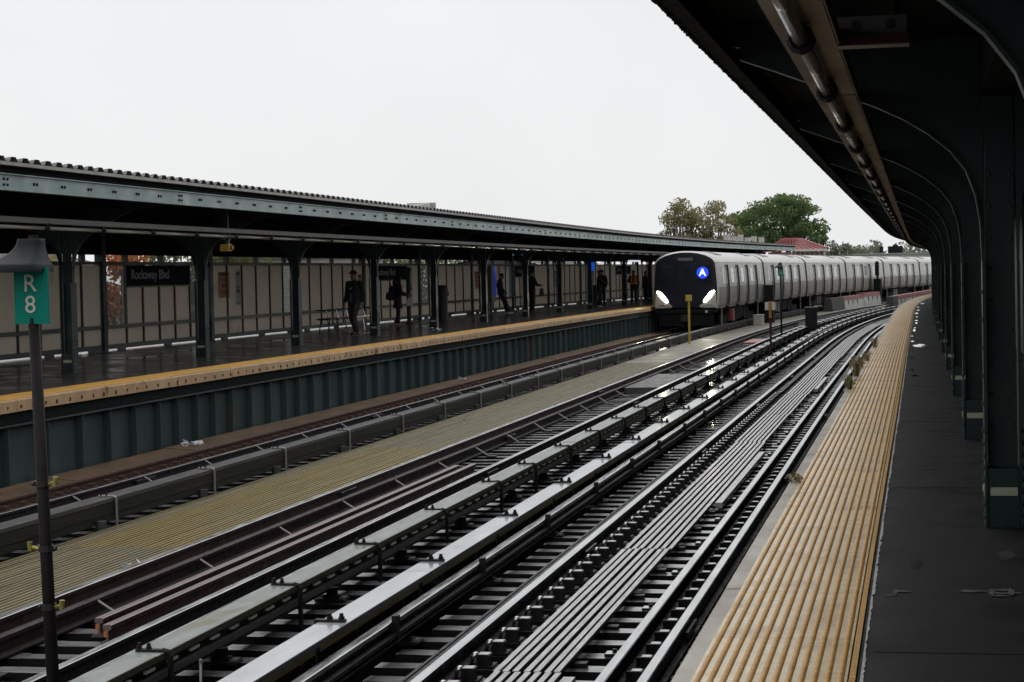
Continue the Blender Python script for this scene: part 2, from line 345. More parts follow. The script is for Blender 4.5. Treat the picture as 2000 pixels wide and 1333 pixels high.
class MB:
    """collects polygons; build() links them as ONE mesh object"""
    def __init__(self): self.v, self.f, self.m = [], [], []
    def poly(self, pts, m=0):
        b = len(self.v); self.v += [tuple(p) for p in pts]; self.f.append(tuple(range(b, b + len(pts)))); self.m.append(m); return self
    def hexa(self, p, m=0):
        """8 corners: bottom ring 0-3, top ring 4-7"""
        b = len(self.v); self.v += [tuple(q) for q in p]
        ms = m if isinstance(m, (list, tuple)) else [m] * 6
        for f, mm in zip(((3, 2, 1, 0), (4, 5, 6, 7), (0, 1, 5, 4), (1, 2, 6, 5), (2, 3, 7, 6), (3, 0, 4, 7)), ms):
            self.f.append(tuple(b + i for i in f)); self.m.append(mm)
        return self
    def box(self, x0, x1, y0, y1, z0, z1, m=0):
        return self.hexa([(x0, y0, z0), (x1, y0, z0), (x1, y1, z0), (x0, y1, z0), (x0, y0, z1), (x1, y0, z1), (x1, y1, z1), (x0, y1, z1)], m)
    def sbox(self, s0, s1, L0, L1, z0, z1, m=0):
        return self.hexa([P(s0, L0, z0), P(s0, L1, z0), P(s1, L1, z0), P(s1, L0, z0), P(s0, L0, z1), P(s0, L1, z1), P(s1, L1, z1), P(s1, L0, z1)], m)
    def sweep(self, prof, s0, s1, step=1.0, m=0, caps=True):
        """closed profile [(L, z), ...] anticlockwise seen from the camera side, swept along the alignment"""
        n = max(1, int(math.ceil((s1 - s0) / step))); k = len(prof); b = len(self.v)
        ms = m if isinstance(m, (list, tuple)) else [m] * k
        for i in range(n + 1):
            s = s0 + (s1 - s0) * i / n
            for (L, z) in prof: self.v.append(tuple(P(s, L, z)))
        for i in range(n):
            for j in range(k):
                j2 = (j + 1) % k
                self.f.append((b + i * k + j, b + i * k + j2, b + (i + 1) * k + j2, b + (i + 1) * k + j)); self.m.append(ms[j])
        if caps:
            self.f.append(tuple(b + j for j in reversed(range(k)))); self.m.append(ms[-1])
            self.f.append(tuple(b + n * k + j for j in range(k))); self.m.append(ms[-1])
        return self
    def tube(self, pts, r, n=8, m=0, caps=True):
        pts = [Vector(p) for p in pts]; b = len(self.v)
        rs = r if isinstance(r, (list, tuple)) else [r] * len(pts)
        up = None
        for i, p in enumerate(pts):
            d = (pts[min(i + 1, len(pts) - 1)] - pts[max(i - 1, 0)]).normalized()
            if up is None: up = Vector((0, 0, 1)) if abs(d.z) < .9 else Vector((1, 0, 0))
            a = d.cross(up).normalized(); c = a.cross(d).normalized(); up = c
            for k in range(n):
                t = 2 * math.pi * k / n
                self.v.append(tuple(p + (a * math.cos(t) + c * math.sin(t)) * rs[i]))
        for i in range(len(pts) - 1):
            for k in range(n):
                k2 = (k + 1) % n
                self.f.append((b + i * n + k, b + i * n + k2, b + (i + 1) * n + k2, b + (i + 1) * n + k)); self.m.append(m)
        if caps:
            self.f.append(tuple(b + k for k in reversed(range(n)))); self.m.append(m)
            self.f.append(tuple(b + (len(pts) - 1) * n + k for k in range(n))); self.m.append(m)
        return self
    def ball(self, c, rx, ry, rz, n=8, k=5, m=0, zmin=-1):
        b = len(self.v); c = Vector(c)
        rows = []
        for i in range(k + 1):
            t = math.pi * (-.5 + i / k); z = max(math.sin(t), zmin)
            rows.append([len(self.v) + j for j in range(n)])
            for j in range(n):
                a = 2 * math.pi * j / n
                self.v.append((c.x + rx * math.cos(t) * math.cos(a), c.y + ry * math.cos(t) * math.sin(a), c.z + rz * z))
        for i in range(k):
            for j in range(n):
                self.f.append((rows[i][j], rows[i][(j + 1) % n], rows[i + 1][(j + 1) % n], rows[i + 1][j])); self.m.append(m)
        return self
    def loft(self, rings, n=14, m=0, caps=True):
        """rings: (centre, rx, ry), stacked upwards"""
        b = len(self.v)
        for c, rx, ry in rings:
            for k in range(n):
                t = 2 * math.pi * k / n; self.v.append((c[0] + rx * math.cos(t), c[1] + ry * math.sin(t), c[2]))
        for i in range(len(rings) - 1):
            for k in range(n):
                k2 = (k + 1) % n; self.f.append((b + i * n + k, b + i * n + k2, b + (i + 1) * n + k2, b + (i + 1) * n + k)); self.m.append(m)
        if caps:
            self.f.append(tuple(b + k for k in reversed(range(n)))); self.m.append(m)
            self.f.append(tuple(b + (len(rings) - 1) * n + k for k in range(n))); self.m.append(m)
        return self
    def mesh(self, name, mats, origin=None, smooth=False):
        me = bpy.data.meshes.new(name)
        vs = self.v
        if origin is not None: vs = [(a - origin[0], b_ - origin[1], c - origin[2]) for (a, b_, c) in vs]
        me.from_pydata(vs, [], self.f)
        for x in (mats if isinstance(mats, (list, tuple)) else [mats]): me.materials.append(x if not isinstance(x, str) else MT[x])
        me.polygons.foreach_set('material_index', self.m)
        if smooth: me.polygons.foreach_set('use_smooth', [True] * len(me.polygons))
        me.update()
        return me
    def build(self, name, mats, parent=None, origin=None, smooth=False, kind=None):
        """verts are world coordinates when parent is an unrotated Empty: they are made relative to it"""
        off = Vector((0, 0, 0))
        q = parent
        while q is not None:
            off += Vector(q.location); q = q.parent
        if origin is not None: off = Vector(origin)
        me = self.mesh(name, mats, off if off.length > 0 else None, smooth)
        o = bpy.data.objects.new(name, me); COL.objects.link(o)
        if parent is not None: o.parent = parent
        elif origin is not None: o.location = origin
        if kind: o['kind'] = kind
        return o
    def local(self, name, mats, parent, loc=(0, 0, 0), smooth=False, kind=None):
        """verts already in the parent's own frame"""
        me = self.mesh(name, mats, None, smooth)
        o = bpy.data.objects.new(name, me); COL.objects.link(o); o.parent = parent; o.location = loc
        if kind: o['kind'] = kind
        return o

def wloc(o):
    off = Vector((0, 0, 0))
    while o is not None: off += Vector(o.location); o = o.parent
    return off

def inst(name, me, parent, s, L, z, rz=0.0, scale=None):
    o = bpy.data.objects.new(name, me); COL.objects.link(o)
    loc = P(s, L, z)
    if parent is not None: o.parent = parent; loc = loc - wloc(parent)
    o.location = loc; o.rotation_euler = (0, 0, -phi(s) + rz)
    if scale: o.scale = scale
    return o

def dup_tree(src, loc=None, rotz=None, label=None):
    c = src.copy(); COL.objects.link(c)
    if loc is not None: c.location = loc
    if rotz is not None: c.rotation_euler = (0, 0, rotz)
    if label: c['label'] = label
    for ch in list(src.children):
        d = ch.copy(); COL.objects.link(d); d.parent = c
        for g in list(ch.children):
            e = g.copy(); COL.objects.link(e); e.parent = d
    return c

ORD = ['first', 'second', 'third', 'fourth', 'fifth', 'sixth', 'seventh', 'eighth', 'ninth', 'tenth', 'eleventh', 'twelfth', 'thirteenth', 'fourteenth',
       'fifteenth', 'sixteenth', 'seventeenth', 'eighteenth', 'nineteenth', 'twentieth', 'twenty-first', 'twenty-second', 'twenty-third', 'twenty-fourth']

def text_mesh(txt, size, mat_, name, depth=.002, space=1.0, bold=0.0):
    cu = bpy.data.curves.new('lettering', 'FONT'); cu.body = txt; cu.size = size; cu.extrude = depth; cu.align_x = 'CENTER'; cu.align_y = 'CENTER'
    cu.space_character = space; cu.offset = bold
    t = bpy.data.objects.new('tmp_text', cu); COL.objects.link(t)
    bpy.context.view_layer.update()
    me = bpy.data.meshes.new_from_object(t.evaluated_get(bpy.context.evaluated_depsgraph_get()))
    bpy.data.objects.remove(t); bpy.data.curves.remove(cu)
    me.name = name; me.materials.clear(); me.materials.append(MT[mat_])
    return me

# ================================================================== SETTING
g = MB(); g.poly([(-900, -120, GZ), (900, -120, GZ), (900, 1500, GZ), (-900, 1500, GZ)])
tag(g.build('ground', 'asphalt'), 'dark street far below the elevated tracks', 'ground', kind='structure')
g = MB()
for Lc in (-10.75, -6.73, -2.57):
    for d in (-.85, .85):
        g.sweep([(Lc + d - .2, RZ - 1.5), (Lc + d + .2, RZ - 1.5), (Lc + d + .2, RZ - .40), (Lc + d - .2, RZ - .40)], -2, 240, 3)
for s in np.arange(0, 200, 7.0):
    g.sbox(s, s + .3, -13.2, -.4, RZ - 1.45, RZ - .62)
tag(g.build('viaduct', 'black_under'), 'dark steel girders carrying the tracks above the street', 'viaduct', kind='structure')

# ---- near (right) platform
LIP_R, TAC_R0, TAC_R1 = -.935, -.842, -.216
b = MB()
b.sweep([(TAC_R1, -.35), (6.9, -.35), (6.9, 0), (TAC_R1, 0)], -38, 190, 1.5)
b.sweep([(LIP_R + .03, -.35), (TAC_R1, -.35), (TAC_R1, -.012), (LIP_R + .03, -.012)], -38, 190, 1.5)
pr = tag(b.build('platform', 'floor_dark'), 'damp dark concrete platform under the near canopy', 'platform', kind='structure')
b = MB(); b.sweep([(-.78, -1.9), (-.60, -1.9), (-.60, -.352), (-.78, -.352)], -4, 190, 3)
b.build('edge_girder', 'girder', pr)

def tactile_tile(name, length, width, mats, ribs, flat=False):
    m = MB(); w = width / 2; l = length - .006
    m.box(-w, w, 0, l, -.012, .004, 0)
    pitch = width / ribs
    for i in range(ribs):
        c = -w + pitch * (i + .5); r = pitch * .265
        z0, z1 = .0035, .0105
        b0 = len(m.v)
        prof = [(c - r, z0), (c - r * .7, z1 - .002), (c - r * .2, z1), (c + r * .2, z1), (c + r * .7, z1 - .002), (c + r, z0)]
        for y in (0, l):
            m.v += [(x, y, z) for x, z in prof]
        k = len(prof)
        for j in range(k - 1):
            m.f.append((b0 + j, b0 + j + 1, b0 + k + j + 1, b0 + k + j)); m.m.append(1)
        m.f.append(tuple(b0 + j for j in reversed(range(k)))); m.m.append(1)
    return m.mesh(name, mats)
tile_me = tactile_tile('tactile_tile', 1.22, TAC_R1 - TAC_R0 - .03, ['tactile_cream', 'tactile_rib'], 12)
lone = MB(); lone.box(-.013, .013, 0, 1.214, -.012, .008, 0); lone_me = lone.mesh('tactile_trim', ['tactile_cream'])
s = 4.9
while s < 168:
    inst('tactile_tile', tile_me, pr, s, (TAC_R0 + TAC_R1) / 2 - .022, 0)
    s += 1.22
b = MB(); b.sweep([(TAC_R1 - .032, -.012), (TAC_R1 - .004, -.012), (TAC_R1 - .006, .007), (TAC_R1 - .030, .007)], 3, 168, 1.2); b.build('tactile_trim', 'tactile_rib', pr)
# grey rubber edge in separate lengths
jn = [2.6, 6.25, 9.9, 13.33, 17.2, 21.1, 24.98]
while jn[-1] < 165: jn.append(jn[-1] + 3.7)
for a, c in zip(jn[:-1], jn[1:]):
    b = MB(); dz = random.uniform(-.003, .003)
    b.sweep([(LIP_R, -.12), (TAC_R0 - .006, -.12), (TAC_R0 - .006, .001 + dz), (LIP_R + .012, .001 + dz), (LIP_R, -.012 + dz)], a + .006, c - .006, 1.25)
    b.build('edge_board', 'edge_board', pr, origin=None)
# ragged white line on the concrete along the tactile strip
b = MB(); rng = random.Random(4); s = 3.0
pts = []
while s < 150:
    w = .005 + .006 * abs(math.sin(s * 1.7) * math.sin(s * .61 + 1)) + rng.uniform(0, .009)
    if rng.random() < .06: w = .002
    pts.append((s, w)); s += .035 + s * .002
for (s0, w0), (s1, w1) in zip(pts[:-1], pts[1:]):
    b.poly([P(s0, TAC_R1 + .012, .004), P(s0, TAC_R1 + .012 + w0, .004), P(s1, TAC_R1 + .012 + w1, .004), P(s1, TAC_R1 + .012, .004)])
b.build('painted_edge_line', 'white_line', pr)
# old stains and patched areas on the concrete
_r = random.Random(9)
for i in range(26):
    s = _r.uniform(5.5, 30); L = _r.uniform(-.05, 1.6)
    b = MB(); blot_n = 12; ws = _r.uniform(.02, .25); wl = _r.uniform(.02, .12)
    b.poly([P(s + ws * math.sin(2 * math.pi * k / blot_n) * _r.uniform(.6, 1.1), L + wl * math.cos(2 * math.pi * k / blot_n) * _r.uniform(.6, 1.1), .0008 + i * .00002) for k in range(blot_n)])
    b.build('stain', 'stain_dark' if i % 3 else 'stain_pale', pr)
# expansion joints and old stains in the concrete
for s in (8.3, 14.55, 20.8, 27.05, 33.3, 39.55):
    b = MB(); b.sbox(s, s + .012, TAC_R1 + .05, 6.4, .001, .0025); b.build('floor_joint', 'floor_dark', pr)
b = MB(); b.sweep([(.63, .001), (.642, .001), (.642, .0025), (.63, .0025)], 3, 60, 2); b.build('floor_joint', 'floor_dark', pr)
# faded spray marks
def blot(mb, s, L, ws, wl, seed, z=.004):
    r = random.Random(seed); n = 14
    mb.poly([P(s + ws * math.sin(2 * math.pi * k / n) * r.uniform(.6, 1.1), L + wl * math.cos(2 * math.pi * k / n) * r.uniform(.6, 1.1), z) for k in range(n)])
b = MB()
blot(b, 9.85, -.09, .09, .012, 1); blot(b, 9.86, -.06, .03, .045, 2, .005); blot(b, 9.74, -.11, .02, .03, 12, .0055)
b.build('spray_mark', 'paint_mark', pr)
b = MB()
blot(b, 9.9, .27, .05, .06, 3); blot(b, 9.9, .33, .022, .03, 13, .0045); blot(b, 9.94, .43, .03, .075, 4); blot(b, 9.84, .42, .03, .09, 5, .005); blot(b, 9.76, .40, .03, .05, 6, .0055); blot(b, 9.88, .37, .13, .018, 7, .006); blot(b, 9.86, .46, .13, .018, 8, .0065)
b.build('spray_mark', 'paint_mark', pr)
# rain puddles beside the strip
pud = [(40.9, -.05, .95, .16), (43.3, -.14, .5, .08), (46.6, -.16, .35, .05), (50.9, -.13, 1.2, .07), (52.9, -.12, .5, .06), (57.4, -.10, 1.0, .07), (60.2, -.11, .7, .10), (64.5, -.1, .9, .07), (69.5, -.13, 1.3, .12), (74.5, -.1, 1.2, .14), (80, -.12, 1.5, .12), (35.5, -.12, .4, .05), (31.4, -.1, .35, .07), (29.6, -.06, .2, .1), (88, -.1, 2.0, .2)]
for i, (s, L, ws, wl) in enumerate(pud):
    b = MB(); r = random.Random(i); n = 18
    b.poly([P(s + ws * math.sin(2 * math.pi * k / n) * r.uniform(.55, 1.05), L + wl * (.55 if i else 1) * (1 + math.cos(2 * math.pi * k / n) * r.uniform(.55, 1.05)) - wl * .4, .0035 + i * .0002) for k in range(n)])
    b.build('puddle', 'puddle', pr)

# ---- far (left) platform
LIP_L = -12.39
b = MB()
b.sweep([(-18.95, -.3), (LIP_L - .06, -.3), (LIP_L - .06, 0), (-18.95, 0)], 8, 148, 1.5)
pl = tag(b.build('platform', 'floor_left'), 'damp platform across the tracks with a yellow edge', 'platform', kind='structure')
tile_l = tactile_tile('tactile_tile', 1.22, .60, ['tactile_yellow', 'tactile_yellow'], 12)
s = 18.0
while s < 146:
    inst('tactile_tile', tile_l, pl, s, LIP_L - .06 - .30, 0.001); s += 1.22
s = 17.0; k = 0
while s < 140:
    ln = 2.95
    b = MB(); dz = random.uniform(-.004, .004)
    b.sweep([(LIP_L - .058, -.175 + dz), (LIP_L, -.175 + dz), (LIP_L, -.02 + dz), (LIP_L - .012, -.002 + dz), (LIP_L - .058, -.002 + dz)], s, s + ln - .012, 1.5)
    b.build('edge_strip', 'lip', pl)
    s += ln
b = MB()
s = 17.2
while s < 125:
    hb = random.uniform(.02, .045); b.sbox(s, s + random.uniform(.02, .05), LIP_L + .001, LIP_L + .010, -.10 - hb, -.085); s += random.uniform(.36, .5)
b.build('bolt_heads', 'iron_plain', pl, kind='stuff')
b = MB(); b.sweep([(LIP_L - .30, -.34), (LIP_L - .05, -.34), (LIP_L - .05, -.18), (LIP_L - .30, -.18)], 10, 148, 2); b.build('edge_beam', 'black_under', pl)
b = MB(); b.sweep([(-19.7, -.3), (-18.96, -.3), (-18.96, -.03), (-19.7, -.03)], 8, 148, 3); b.build('outer_ledge', 'concrete', pl)
# wet patches that mirror the light
for i, (s, L, ws, wl) in enumerate([(40, -16.4, .9, .35), (44, -16.9, .8, .3), (50.5, -16.6, 1.2, .35), (56, -15.9, 1.0, .25), (63, -15.9, 1.6, .2), (57.5, -16.6, .7, .25), (35.5, -15.9, .5, .25), (70, -17.2, 1.8, .2), (90, -17.8, 2.5, .25)]):
    b = MB(); r = random.Random(i + 50); n = 18
    b.poly([P(s + ws * math.sin(2 * math.pi * k / n) * r.uniform(.5, 1.1), L - wl * math.cos(2 * math.pi * k / n) * r.uniform(.5, 1.1), .0035) for k in range(n)])
    b.build('puddle', 'puddle', pl)

# plate girder under the far platform: web, flanges, one object per stiffener
gl = empty('plate_girder', P(17, -12.56, RZ - .15), 'dark green riveted plate girder holding up the far platform', 'girder')
b = MB(); b.sweep([(-12.575, RZ - .2), (-12.56, RZ - .2), (-12.56, -.345), (-12.575, -.345)], 17, 147, 1.5); b.build('web_plate', 'girder', gl)
b = MB(); b.sweep([(-12.57, RZ - .17), (-12.40, RZ - .17), (-12.40, RZ - .14), (-12.57, RZ - .14)], 17, 147, 1.5); b.sweep([(-12.57, -.38), (-12.43, -.38), (-12.43, -.35), (-12.57, -.35)], 17, 147, 1.5); b.build('flange', 'girder', gl)
m = MB(); m.box(0, .115, -.008, .008, RZ - .137, -.385); m.box(.002, .014, .009, .10, RZ - .137, -.385)
for zz in np.arange(RZ - .05, -.42, .085): m.ball((.016, .055, zz), .014, .014, .014, 5, 3)
st_me = m.mesh('stiffener', ['girder'])
stf = [19.2, 20.4, 21.7, 23, 24.3, 25.66, 26.98, 28.17, 29.24, 30.27, 31.32, 32.16, 33.08]
while stf[-1] < 118: stf.append(stf[-1] + 1.0 + .12 * math.sin(len(stf) * 1.3))
for s in stf: inst('stiffener', st_me, gl, s, -12.558, 0)
b = MB(); b.sbox(34.85, 35.25, -12.558, -12.553, RZ - .13, -.62); b.build('rust_patch', 'rust', gl)
b = MB(); b.sbox(63.2, 63.9, -12.558, -12.553, RZ - .13, -.5); b.build('rust_patch', 'rust', gl)

# ================================================================== TRACKS
RAIL = [(-.036, 0), (-.036, -.035), (-.010, -.05), (-.010, -.13), (-.07, -.145), (-.07, -.16), (.07, -.16), (.07, -.145), (.010, -.13), (.010, -.05), (.036, -.035), (.036, -.004), (.028, 0), (-.028, 0)]
def rail(parent, L, s0, s1, mats=('rail_top', 'rail_side'), z=RZ, name='rail', step=1.0):
    b = MB(); prof = [(L + a, z + c) for a, c in RAIL]
    k = len(prof); ms = [1] * k; ms[-2] = 0; ms[-3] = 0; ms[-1] = 0
    b.sweep(prof, s0, s1, step, ms)
    return b.build(name, list(mats), parent)

def tie_mesh(name, length, seed):
    r = random.Random(seed); m = MB(); w = .115; hh = .2
    j = lambda a: r.uniform(-a, a)
    x0, x1 = -length / 2 + j(.03), length / 2 + j(.03)
    n = 5; xs = [x0 + (x1 - x0) * i / n for i in range(n + 1)]
    for i in range(n):
        a, c = xs[i], xs[i + 1]
        m.hexa([(a, -w, -hh), (c, -w, -hh), (c, w, -hh), (a, w, -hh), (a, -w + .006, j(.004)), (c, -w + .006, j(.004)), (c, w - .006, j(.004)), (a, w - .006, j(.004))], [1, 0, 1, 1, 1, 1])
    return m.mesh(name, ['tie', 'tie_side'])

def ties(parent, L0, L1, s0, s1, sp, z, seed):
    ms = [tie_mesh('sleeper', L1 - L0, seed + k) for k in range(4)]
    r = random.Random(seed); s = s0; out = []
    while s < s1:
        inst('sleeper', r.choice(ms), parent, s, (L0 + L1) / 2 + r.uniform(-.025, .025), z + r.uniform(-.006, .006), rz=r.uniform(-.012, .012)); out.append(s)
        s += sp
    return out

TZ = RZ - .175     # sleeper top
# --- near track
ta = empty('railway_track', P(4, -2.57, TZ), 'nearest railway track running close beside the near platform edge', 'railway track', group='parallel railway tracks')
rail(ta, -3.334, 3, 240); rail(ta, -1.806, 3, 240); rail(ta, -2.09, 3, 150, name='guard_rail')
tz = ties(ta, -3.95, -1.1, 6.1, 150, .515, TZ, 11)
# spring clips and base plates on each sleeper
m = MB(); m.box(-.07, .07, -.09, .09, 0, .018, 0); m.box(-.05, .045, -.075, .03, .018, .10, 0); m.box(-.045, .035, -.07, .028, .1005, .104, 1)
m.ball((-.085, .03, .055), .042, .045, .05, 10, 6, 1)
m.tube([(-.10, -.03, .05), (-.07, .01, .085), (-.03, .05, .05)], .012, 5, 0)
clipA = m.mesh('rail_clip', ['iron', 'clip_top'])
m = MB(); m.box(-.06, .06, -.08, .08, 0, .02, 0); m.box(-.035, .05, -.06, .04, .02, .10, 0); m.box(-.028, .042, -.05, .035, .1005, .104, 1); m.box(-.075, -.03, .02, .06, .02, .085, 0); m.ball((.055, .04, .05), .04, .045, .05, 7, 4, 0)
clipC = m.mesh('rail_clip', ['iron', 'clip_top'])
m = MB()
m.tube([(.0, -.07, .0), (.05, -.06, .05), (.075, 0, .085), (.05, .06, .05), (.0, .07, .0)], .017, 5, 0); m.box(-.02, .03, -.05, .05, 0, .03, 0)
clipD = m.mesh('rail_clip', ['iron'])
far_b = MB()
for s in tz:
    if s < 46:
        inst('rail_clip', clipA, ta, s, -3.155, TZ); inst('rail_clip', clipC, ta, s, -1.955, TZ); inst('rail_clip', clipD, ta, s + .12, -1.70, TZ)
    elif s < 105:
        for L in (-3.16, -1.955, -1.68):
            far_b.sbox(s - .07, s + .06, L - .05, L + .05, TZ, TZ + .09, [0, 1, 0, 0, 0, 0])
far_b.build('rail_clips', ['iron', 'clip_top'], ta, kind='stuff')
m = MB(); m.box(-.09, .09, -.07, .07, 0, .022, 0); m.box(-.085, .085, -.065, .065, .0222, .024, 1); m.tube([(-.02, 0, .02), (-.02, 0, .05)], .02, 6, 0)
plateM = m.mesh('fixing_plate', ['iron', 'clip_top'])
for i, s in enumerate(tz):
    if i % 4 == 1 and s < 60: inst('fixing_plate', plateM, ta, s, -2.245, TZ)
# splice bars on the rail sides
for s in (19.6, 30.5, 41, 52, 63):
    b = MB(); b.sbox(s, s + .62, -3.296, -3.268, RZ - .115, RZ - .055, [0, 1, 0, 0, 0, 0]); b.build('splice_bar', ['iron', 'clip_top'], ta)
for s in (15.2, 26.6, 38):
    b = MB(); b.sbox(s, s + .62, -1.768, -1.742, RZ - .115, RZ - .055); b.build('splice_bar', ['iron'], ta)
# walkway planks between the rails
for k in range(7):
    L = -2.945 + .0745 * k
    s = 4.0; seg = 6.3
    while s < 100:
        j = random.uniform(-.004, .004); step = 1.6
        s1 = s + (13.75 - 4.0 if s == 4.0 else seg)
        b = MB(); zt = RZ - .085 + random.uniform(-.003, .003)
        off = j + .012 * math.sin(s * 1.7)
        b.sweep([(L - .022 + off, zt - .011), (L + .022 + off, zt - .011), (L + .021 + off, zt), (L - .021 + off, zt)], s + .005, s1 - .008, step)
        b.sweep([(L - .008 + off, zt - .055), (L + .008 + off, zt - .055), (L + .008 + off, zt - .0112), (L - .008 + off, zt - .0112)], s + .006, s1 - .009, step, 1)
        b.build('walkway_plank', ['slat_light', 'iron_plain'], ta)
        s = s1
for (a, c) in ((4.0, 13.55), (24.0, 30.8), (47, 52)):
    b = MB(); b.sweep([(-2.425, RZ - .14), (-2.34, RZ - .14), (-2.342, RZ - .075), (-2.425, RZ - .075)], a, c, 1.6); b.build('walkway_plank', 'slat_light', ta)
for s in np.arange(6.6, 100, 1.55):
    b = MB(); b.sbox(s, s + .10, -2.98, -2.40, TZ + .003, RZ - .142); b.build('plank_bearer', 'iron', ta)
b = MB(); b.sweep([(-3.635, TZ + .004), (-3.61, TZ + .004), (-3.61, TZ + .022), (-3.635, TZ + .022)], 5, 120, 1.5); b.sweep([(-3.609, TZ + .004), (-3.58, TZ + .004), (-3.58, TZ + .012), (-3.609, TZ + .012)], 5, 120, 1.5); b.build('guard_angle', 'iron', ta)

# --- middle track
tb = empty('railway_track', P(8, -6.73, TZ), 'middle railway track with two loose rusty rails lying inside it', 'railway track', group='parallel railway tracks')
rail(tb, -6.03, 8, 240); rail(tb, -7.436, 10, 240, mats=('rail_top', 'rust_dark'))
rail(tb, -7.03, 10, 105, mats=('rail_side', 'rail_side'), name='guard_rail')
rail(tb, -5.74, 8, 150, mats=('rail_top', 'rail_side'), z=RZ - .02, name='guard_rail')
tz = ties(tb, -8.1, -4.93, 9.0, 150, .54, TZ, 31)
m = MB(); m.tube([(0, 0, .155), (.20, 0, .03)], .014, 5, 0); m.box(.19, .34, -.09, .09, 0, .02, 1)
brace = m.mesh('rail_brace', ['gutter', 'iron'])
for s in np.arange(13.6, 62, 2.5): inst('rail_brace', brace, tb, s, -7.0, TZ)
b = MB()
for i, s in enumerate(tz):
    if s < 80:
        for L in (-7.56, -7.22, -6.2): b.sbox(s - .05, s + .05, L - .045, L + .045, TZ + .001, TZ + .05)
b.build('rail_clips', 'iron', tb, kind='stuff')
for L, s0, s1 in ((-6.60, 15.2, 28.1), (-6.40, 14.9, 28.3)):
    o = rail(tb, L, s0, s1, mats=('rust_top', 'rust_dark'), z=RZ - .012, name='spare_rail')
    e = MB(); e.sbox(s0 - .004, s0 - .001, L - .03, L + .0, RZ - .11, RZ - .06); e.build('chalk_patch', 'poster_orange', o)
for s, L in ((24.8, -7.39), (46, -7.39), (33.5, -6.985), (27.3, -5.985), (42, -5.985)):
    b = MB(); b.sbox(s, s + .7, L, L + .022, RZ - .11, RZ - .05, [0, 1, 0, 0, 0, 0]); b.build('splice_bar', ['iron', 'clip_top'], tb)
# timber crossing panel between the rails
b = MB()
x = 47.4
while x < 53.6:
    b.sbox(x, x + .20, -6.98, -6.10, TZ + .002, RZ - .03); x += .215
b.build('crossing_deck', 'cover_grey', tb)
b = MB(); b.sbox(79, 83, -6.95, -6.2, TZ + .004, RZ - .12); b.build('painted_board', 'red_band', tb)

# --- far track
tcx = empty('railway_track', P(17, -10.75, TZ), 'far railway track beneath the platform with the yellow edge', 'railway track', group='parallel railway tracks')
rail(tcx, -11.50, 17, 240, mats=('rust', 'rust')); rail(tcx, -10.0, 17, 240, mats=('rail_top', 'rail_side'))
rail(tcx, -10.84, 17, 96, mats=('rail_top', 'rail_side'), name='guard_rail')
tz = ties(tcx, -12.2, -9.25, 19, 130, .54, TZ, 61)
for s in np.arange(19.2, 75, 2.45): inst('rail_brace', brace, tcx, s, -10.81, TZ)
m = MB(); m.box(-.10, .08, -.10, .10, 0, .06, 0); m.box(-.02, .07, -.05, .05, .06, .11, 0)
shoe = m.mesh('rail_clip', ['rust'])
for s in tz:
    if s < 75: inst('rail_clip', shoe, tcx, s, -11.41, TZ)
for s in (26.2, 38.5, 51, 59):
    b = MB(); b.sbox(s, s + .7, -10.80, -10.775, RZ - .10, RZ - .045, [0, 1, 0, 0, 0, 0]); b.build('splice_bar', ['iron', 'clip_top'], tcx)
s = 17.0
while s < 120:
    b = MB(); ln = 4.8; dz = random.uniform(-.01, .01)
    b.sweep([(-12.42, RZ - .15 + dz), (-11.72, RZ - .17 + dz), (-11.72, RZ - .09 + dz), (-12.42, RZ - .05 + dz)], s, s + ln - .015, 1.6)
    b.build('ledge_board', 'ledge', tcx); s += ln

# ================================================================== THIRD RAILS with protection boards
def bolt(mb, x, y, z, r=.016, h=.045, m=0):
    mb.tube([(x, y, z), (x, y, z + h)], r, 6, m)
    mb.tube([(x, y, z), (x, y, z + h * .45)], r * 1.5, 6, m)
# near track third rail: arms come from the left
t3 = empty('third_rail', P(6, -4.1, TZ), 'third rail under a smooth pale grey board between near and middle tracks', 'third rail', group='third rails under boards')
b = MB(); prof = [(-4.01 + a * 1.1, RZ + .085 + c) for a, c in RAIL]; ms = [1] * len(prof); ms[-1] = ms[-2] = ms[-3] = 0; ms[-4] = 0
b.sweep(prof, 6, 160, 1.0, ms); b.build('contact_rail', ['rail_top', 'iron'], t3)
b = MB(); b.sweep([(-3.985, TZ + .14), (-3.93, TZ + .14), (-3.93, TZ + .17), (-3.985, TZ + .17)], 6, 150, 1.5); b.build('cable_duct', 'iron', t3)
jn = [3.7, 10.1, 16.48, 22.87]
while jn[-1] < 150: jn.append(jn[-1] + 6.4)
for a, c in zip(jn[:-1], jn[1:]):
    b = MB(); z1 = RZ + .205 + random.uniform(-.003, .003)
    b.sweep([(-4.335, z1 - .045), (-4.105, z1 - .045), (-4.10, z1 - .040), (-4.10, z1 - .004), (-4.105, z1), (-4.335, z1)], a + .004, c - .004, 1.28, [1, 1, 1, 1, 0, 1])
    b.build('cover_board', ['cover_white', 'cover_edge_dark'], t3)
m = MB(); m.box(-.15, .06, -.03, .03, .001, .020, 0); m.box(-.172, -.15, -.03, .03, -.22, .020, 0); m.tube([(-.162, 0, -.22), (-.14, 0, -.38)], .022, 5, 0)
bolt(m, -.06, 0, .020); bolt(m, .03, 0, .020)
arm = m.mesh('bracket', ['iron'])
ins = MB(); ins.tube([(0, 0, 0), (0, 0, .05), (0, 0, .06), (0, 0, .12)], [.09, .09, .055, .055], 8, 0); ins.box(-.14, .14, -.09, .09, -.0, .025, 0); ins.box(.08, .13, -.05, .05, .0252, .04, 1); ins.box(-.12, -.07, -.05, .05, .0252, .04, 1)
ins_me = ins.mesh('insulator', ['iron', 'clip_top'])
clip = MB(); clip.box(-.02, .03, -.035, .035, -.15, .02, 0); clip_me = clip.mesh('hanger', ['iron'])
